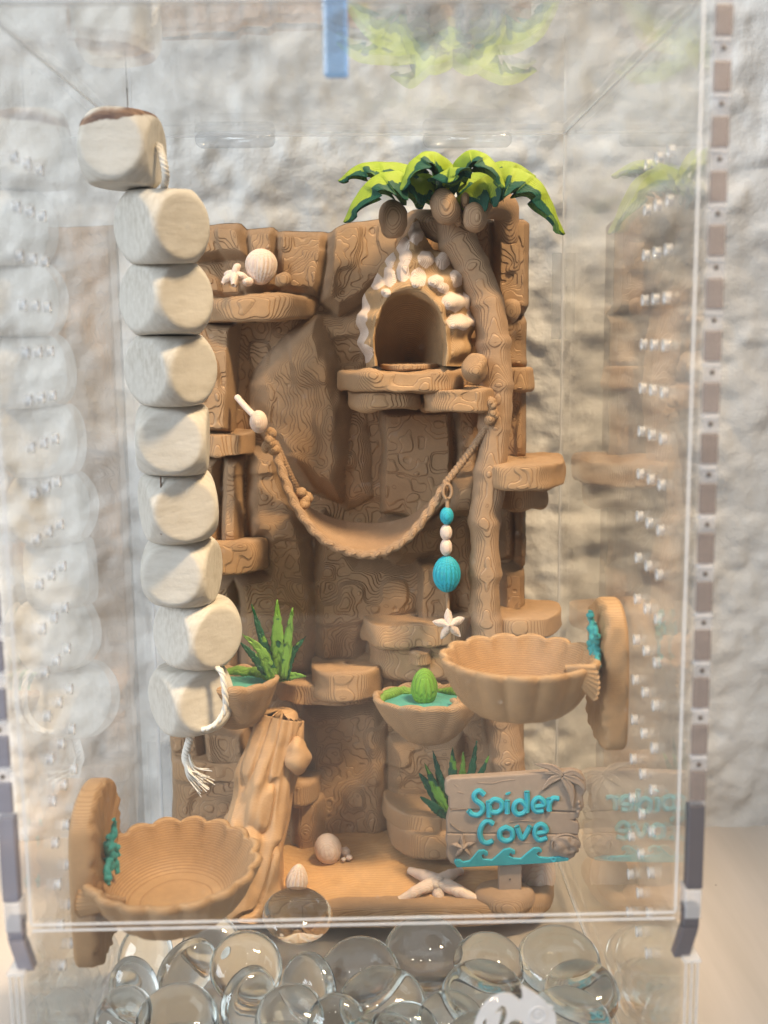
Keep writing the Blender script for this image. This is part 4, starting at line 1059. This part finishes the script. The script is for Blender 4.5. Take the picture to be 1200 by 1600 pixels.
def fibre(pts, r_, n_=3, seed=1, spread=.04, m=60):
    r2 = np.random.default_rng(seed); Ms = []
    base_ = spline(pts, m)
    for k_ in range(n_):
        a0 = k_*2*np.pi/n_; t_ = np.linspace(0, 1, m)
        off = np.stack([np.cos(a0+t_*22), np.sin(a0+t_*22), .3*np.sin(a0+t_*22)], -1)*spread
        Ms.append(tube(base_+off, r_, 8, m))
    return join(*Ms)
mk('thread', tube([P(208, 165, 6.5), P(208, 100, 6.5)+[0, 0, -2]], .015, 6, 8) if False else tube([cen[0]+[.15, 0, .8], [cen[0][0]+.15, cen[0][1], H-.01]], .015, 6, 8), M_thread, chain)
q = lambda a_, b__, Y_=8.55: P(a_, b__, Y_)
mk('string', fibre([q(336, 1040, 8.65), q(347, 1052, 8.55), q(351, 1080, 8.5), q(352, 1105, 8.55), q(340, 1128, 8.5), q(322, 1139, 8.55), q(306, 1137, 8.9)], .045, 3, 1), M_string, chain)
mk('string', fibre([q(302, 1135, 9.3), q(295, 1160, 9.2), q(290, 1185, 9.1), q(300, 1205, 9.0)], .055, 4, 2, .06), M_string, chain)
rr2 = np.random.default_rng(4)
for k_ in range(34):
    a_ = rr2.normal(0, 4); b__ = rr2.normal(0, 5)
    mk('string', tube([q(292+a_*.5, 1185+b__, 9.1), q(300+a_, 1208+b__, 9.0+.1*rr2.normal()), q(322+a_*1.6, 1225+b__*2.2, 8.95+.15*rr2.normal())], [.022, .018, .010], 5, 14), M_string, chain)
mk('string', fibre([q(248, 225, 6.2), q(255, 250, 5.95), q(259, 275, 6.0), q(256, 296, 6.4)], .05, 3, 5), M_string, chain)

# ------------------------------------------------------------------ clear glass pebbles heaped in front
pm = None
def pebble(c, r, rot, sq, label, group='clear glass pebbles on the case floor'):
    global pm
    if pm is None:
        V, F = ball((0, 0, 0), (1, 1, .50), 44); V = V.copy()
        V[:, 2] = np.where(V[:, 2] < 0, V[:, 2]*.75, V[:, 2]); V[:, :2] *= (1+.03*noise(V, 1.1, 3))[:, None]
        o = mk('glass_pebble', (V, F), M_glass); pm = o
    else:
        o = pm.copy(); C.objects.link(o)
    o.scale = (r*sq, r, r*.95); o.location = Vector([float(x) for x in c])*U
    o.rotation_euler = [math.radians(a_) for a_ in rot]
    tag(o, label, 'glass pebble', group)
    return o
PB = [  # px, py, depth, radius, tilt, x-stretch, label
    (465, 1430, 7.9, 1.03, (18, 6, 0), 1.0, 'clear glass pebble highest of all, touching the front of the sand'),
    (665, 1492, 6.9, 1.12, (42, 0, 0), 1.05, 'large clear pebble tipped up below the starfish, gold glints inside'),
    (873, 1502, 6.6, 1.10, (28, 0, 0), 1.05, 'clear pebble right of the sign foot with a green reflection'),
    (385, 1512, 7.4, 1.0, (50, 12, 0), 1.0, 'dull clear pebble behind the left bowl, second row'),
    (562, 1530, 7.5, 1.05, (40, -5, 0), 1.05, 'dark looking clear pebble between the two tallest pebbles'),
    (388, 1565, 6.2, .92, (72, 28, 20), .8, 'oval clear pebble standing on edge right of the slanted one'),
    (487, 1545, 6.2, .95, (62, -22, -20), .85, 'clear pebble on edge with a blue highlight at its top right'),
    (272, 1597, 5.0, 1.05, (30, 0, 0), 1.0, 'front clear pebble at lower left beside the slanted ones'),
    (165, 1552, 4.9, .90, (75, -8, 15), .72, 'leftmost clear pebble standing upright, pale blue'),
    (292, 1515, 6.1, .95, (70, 50, 10), .75, 'slanted clear pebble below the left feeder bowl with orange glint'),
    (215, 1495, 6.6, .95, (65, 10, 0), .8, 'greenish clear pebble under the left feeder bowl'),
    (600, 1572, 5.9, 1.05, (35, 0, 0), 1.1, 'clear pebble lying in front of the largest pebble'),
    (757, 1560, 5.9, 1.08, (30, 5, 0), 1.05, 'clear pebble behind the white lizard mark'),
    (890, 1597, 5.2, 1.08, (28, 0, 0), 1.05, 'clear pebble right of the white lizard mark'),
    (525, 1600, 4.6, .75, (60, 0, 0), 1.0, 'small clear pebble at the bottom edge left of centre'),
    (632, 1605, 4.6, .75, (50, 0, 0), 1.1, 'small clear pebble at the bottom edge near the centre'),
    (765, 1508, 7.4, .95, (35, 8, 0), 1.05, 'clear pebble between the sign foot and the largest pebble, partly hidden'),
    (905, 1560, 5.9, 1.0, (25, -8, 0), 1.0, 'clear pebble at the right wall behind the front right pebble'),
    (120, 1590, 4.4, .85, (40, -12, 0), .95, 'clear pebble in the lower left corner under the wall plate'),
    (700, 1600, 4.7, .85, (35, 5, 0), 1.05, 'clear pebble at the bottom edge just left of the lizard mark'),
    (455, 1590, 5.0, .9, (35, -5, 0), 1.0, 'clear pebble at the bottom edge below the one with the blue highlight'),
    (330, 1478, 7.6, .85, (55, 0, 0), 1.0, 'small clear pebble peeping out above the slanted pebble'),
]
PC = []
for a_, b__, Y_, r_, rot, sq, lab in PB:
    c = P(a_, b__, Y_)
    if c[2] < .5: c = Pz(a_, b__, .5)
    PC.append(c)
PC = np.array(PC); PR = np.array([p[3] for p in PB])
for it in range(40):           # let them settle beside each other instead of running through each other
    for a_ in range(len(PC)):
        for b__ in range(a_):
            dv = PC[a_]-PC[b__]; dv[2] *= 1.5; ds = np.linalg.norm(dv); need = .66*(PR[a_]+PR[b__])
            if ds < need:
                pu = dv/ds*(need-ds)*.25; pu[2] = max(pu[2], 0)*.7; PC[a_] += pu; PC[b__] -= pu*[1, 1, 0]
    PC[:, 0] = np.clip(PC[:, 0], -5.35, 5.2); PC[:, 1] = np.minimum(PC[:, 1], 7.9)
for (a_, b__, Y_, r_, rot, sq, lab), c in zip(PB, PC):
    pebble(c, r_*.9, rot, sq, lab)
k_ = 0; SIDE = ('leftmost', 'second from the left', 'middle', 'second from the right', 'rightmost'); ROW = ('nearest the door', 'second row from the door')
for iy, y_ in enumerate((1.0, 2.6)):
    for ix in range(5):
        x_ = -4.5+ix*2.25+(iy % 2)*.6+rng.normal()*.1
        if abs(x_) > 4.9: continue
        pebble((x_, y_+rng.normal()*.1, .5), .98, (rng.normal()*8, rng.normal()*8, 0), 1.0, SIDE[ix]+' flat clear glass pebble, '+ROW[iy]); k_ += 1
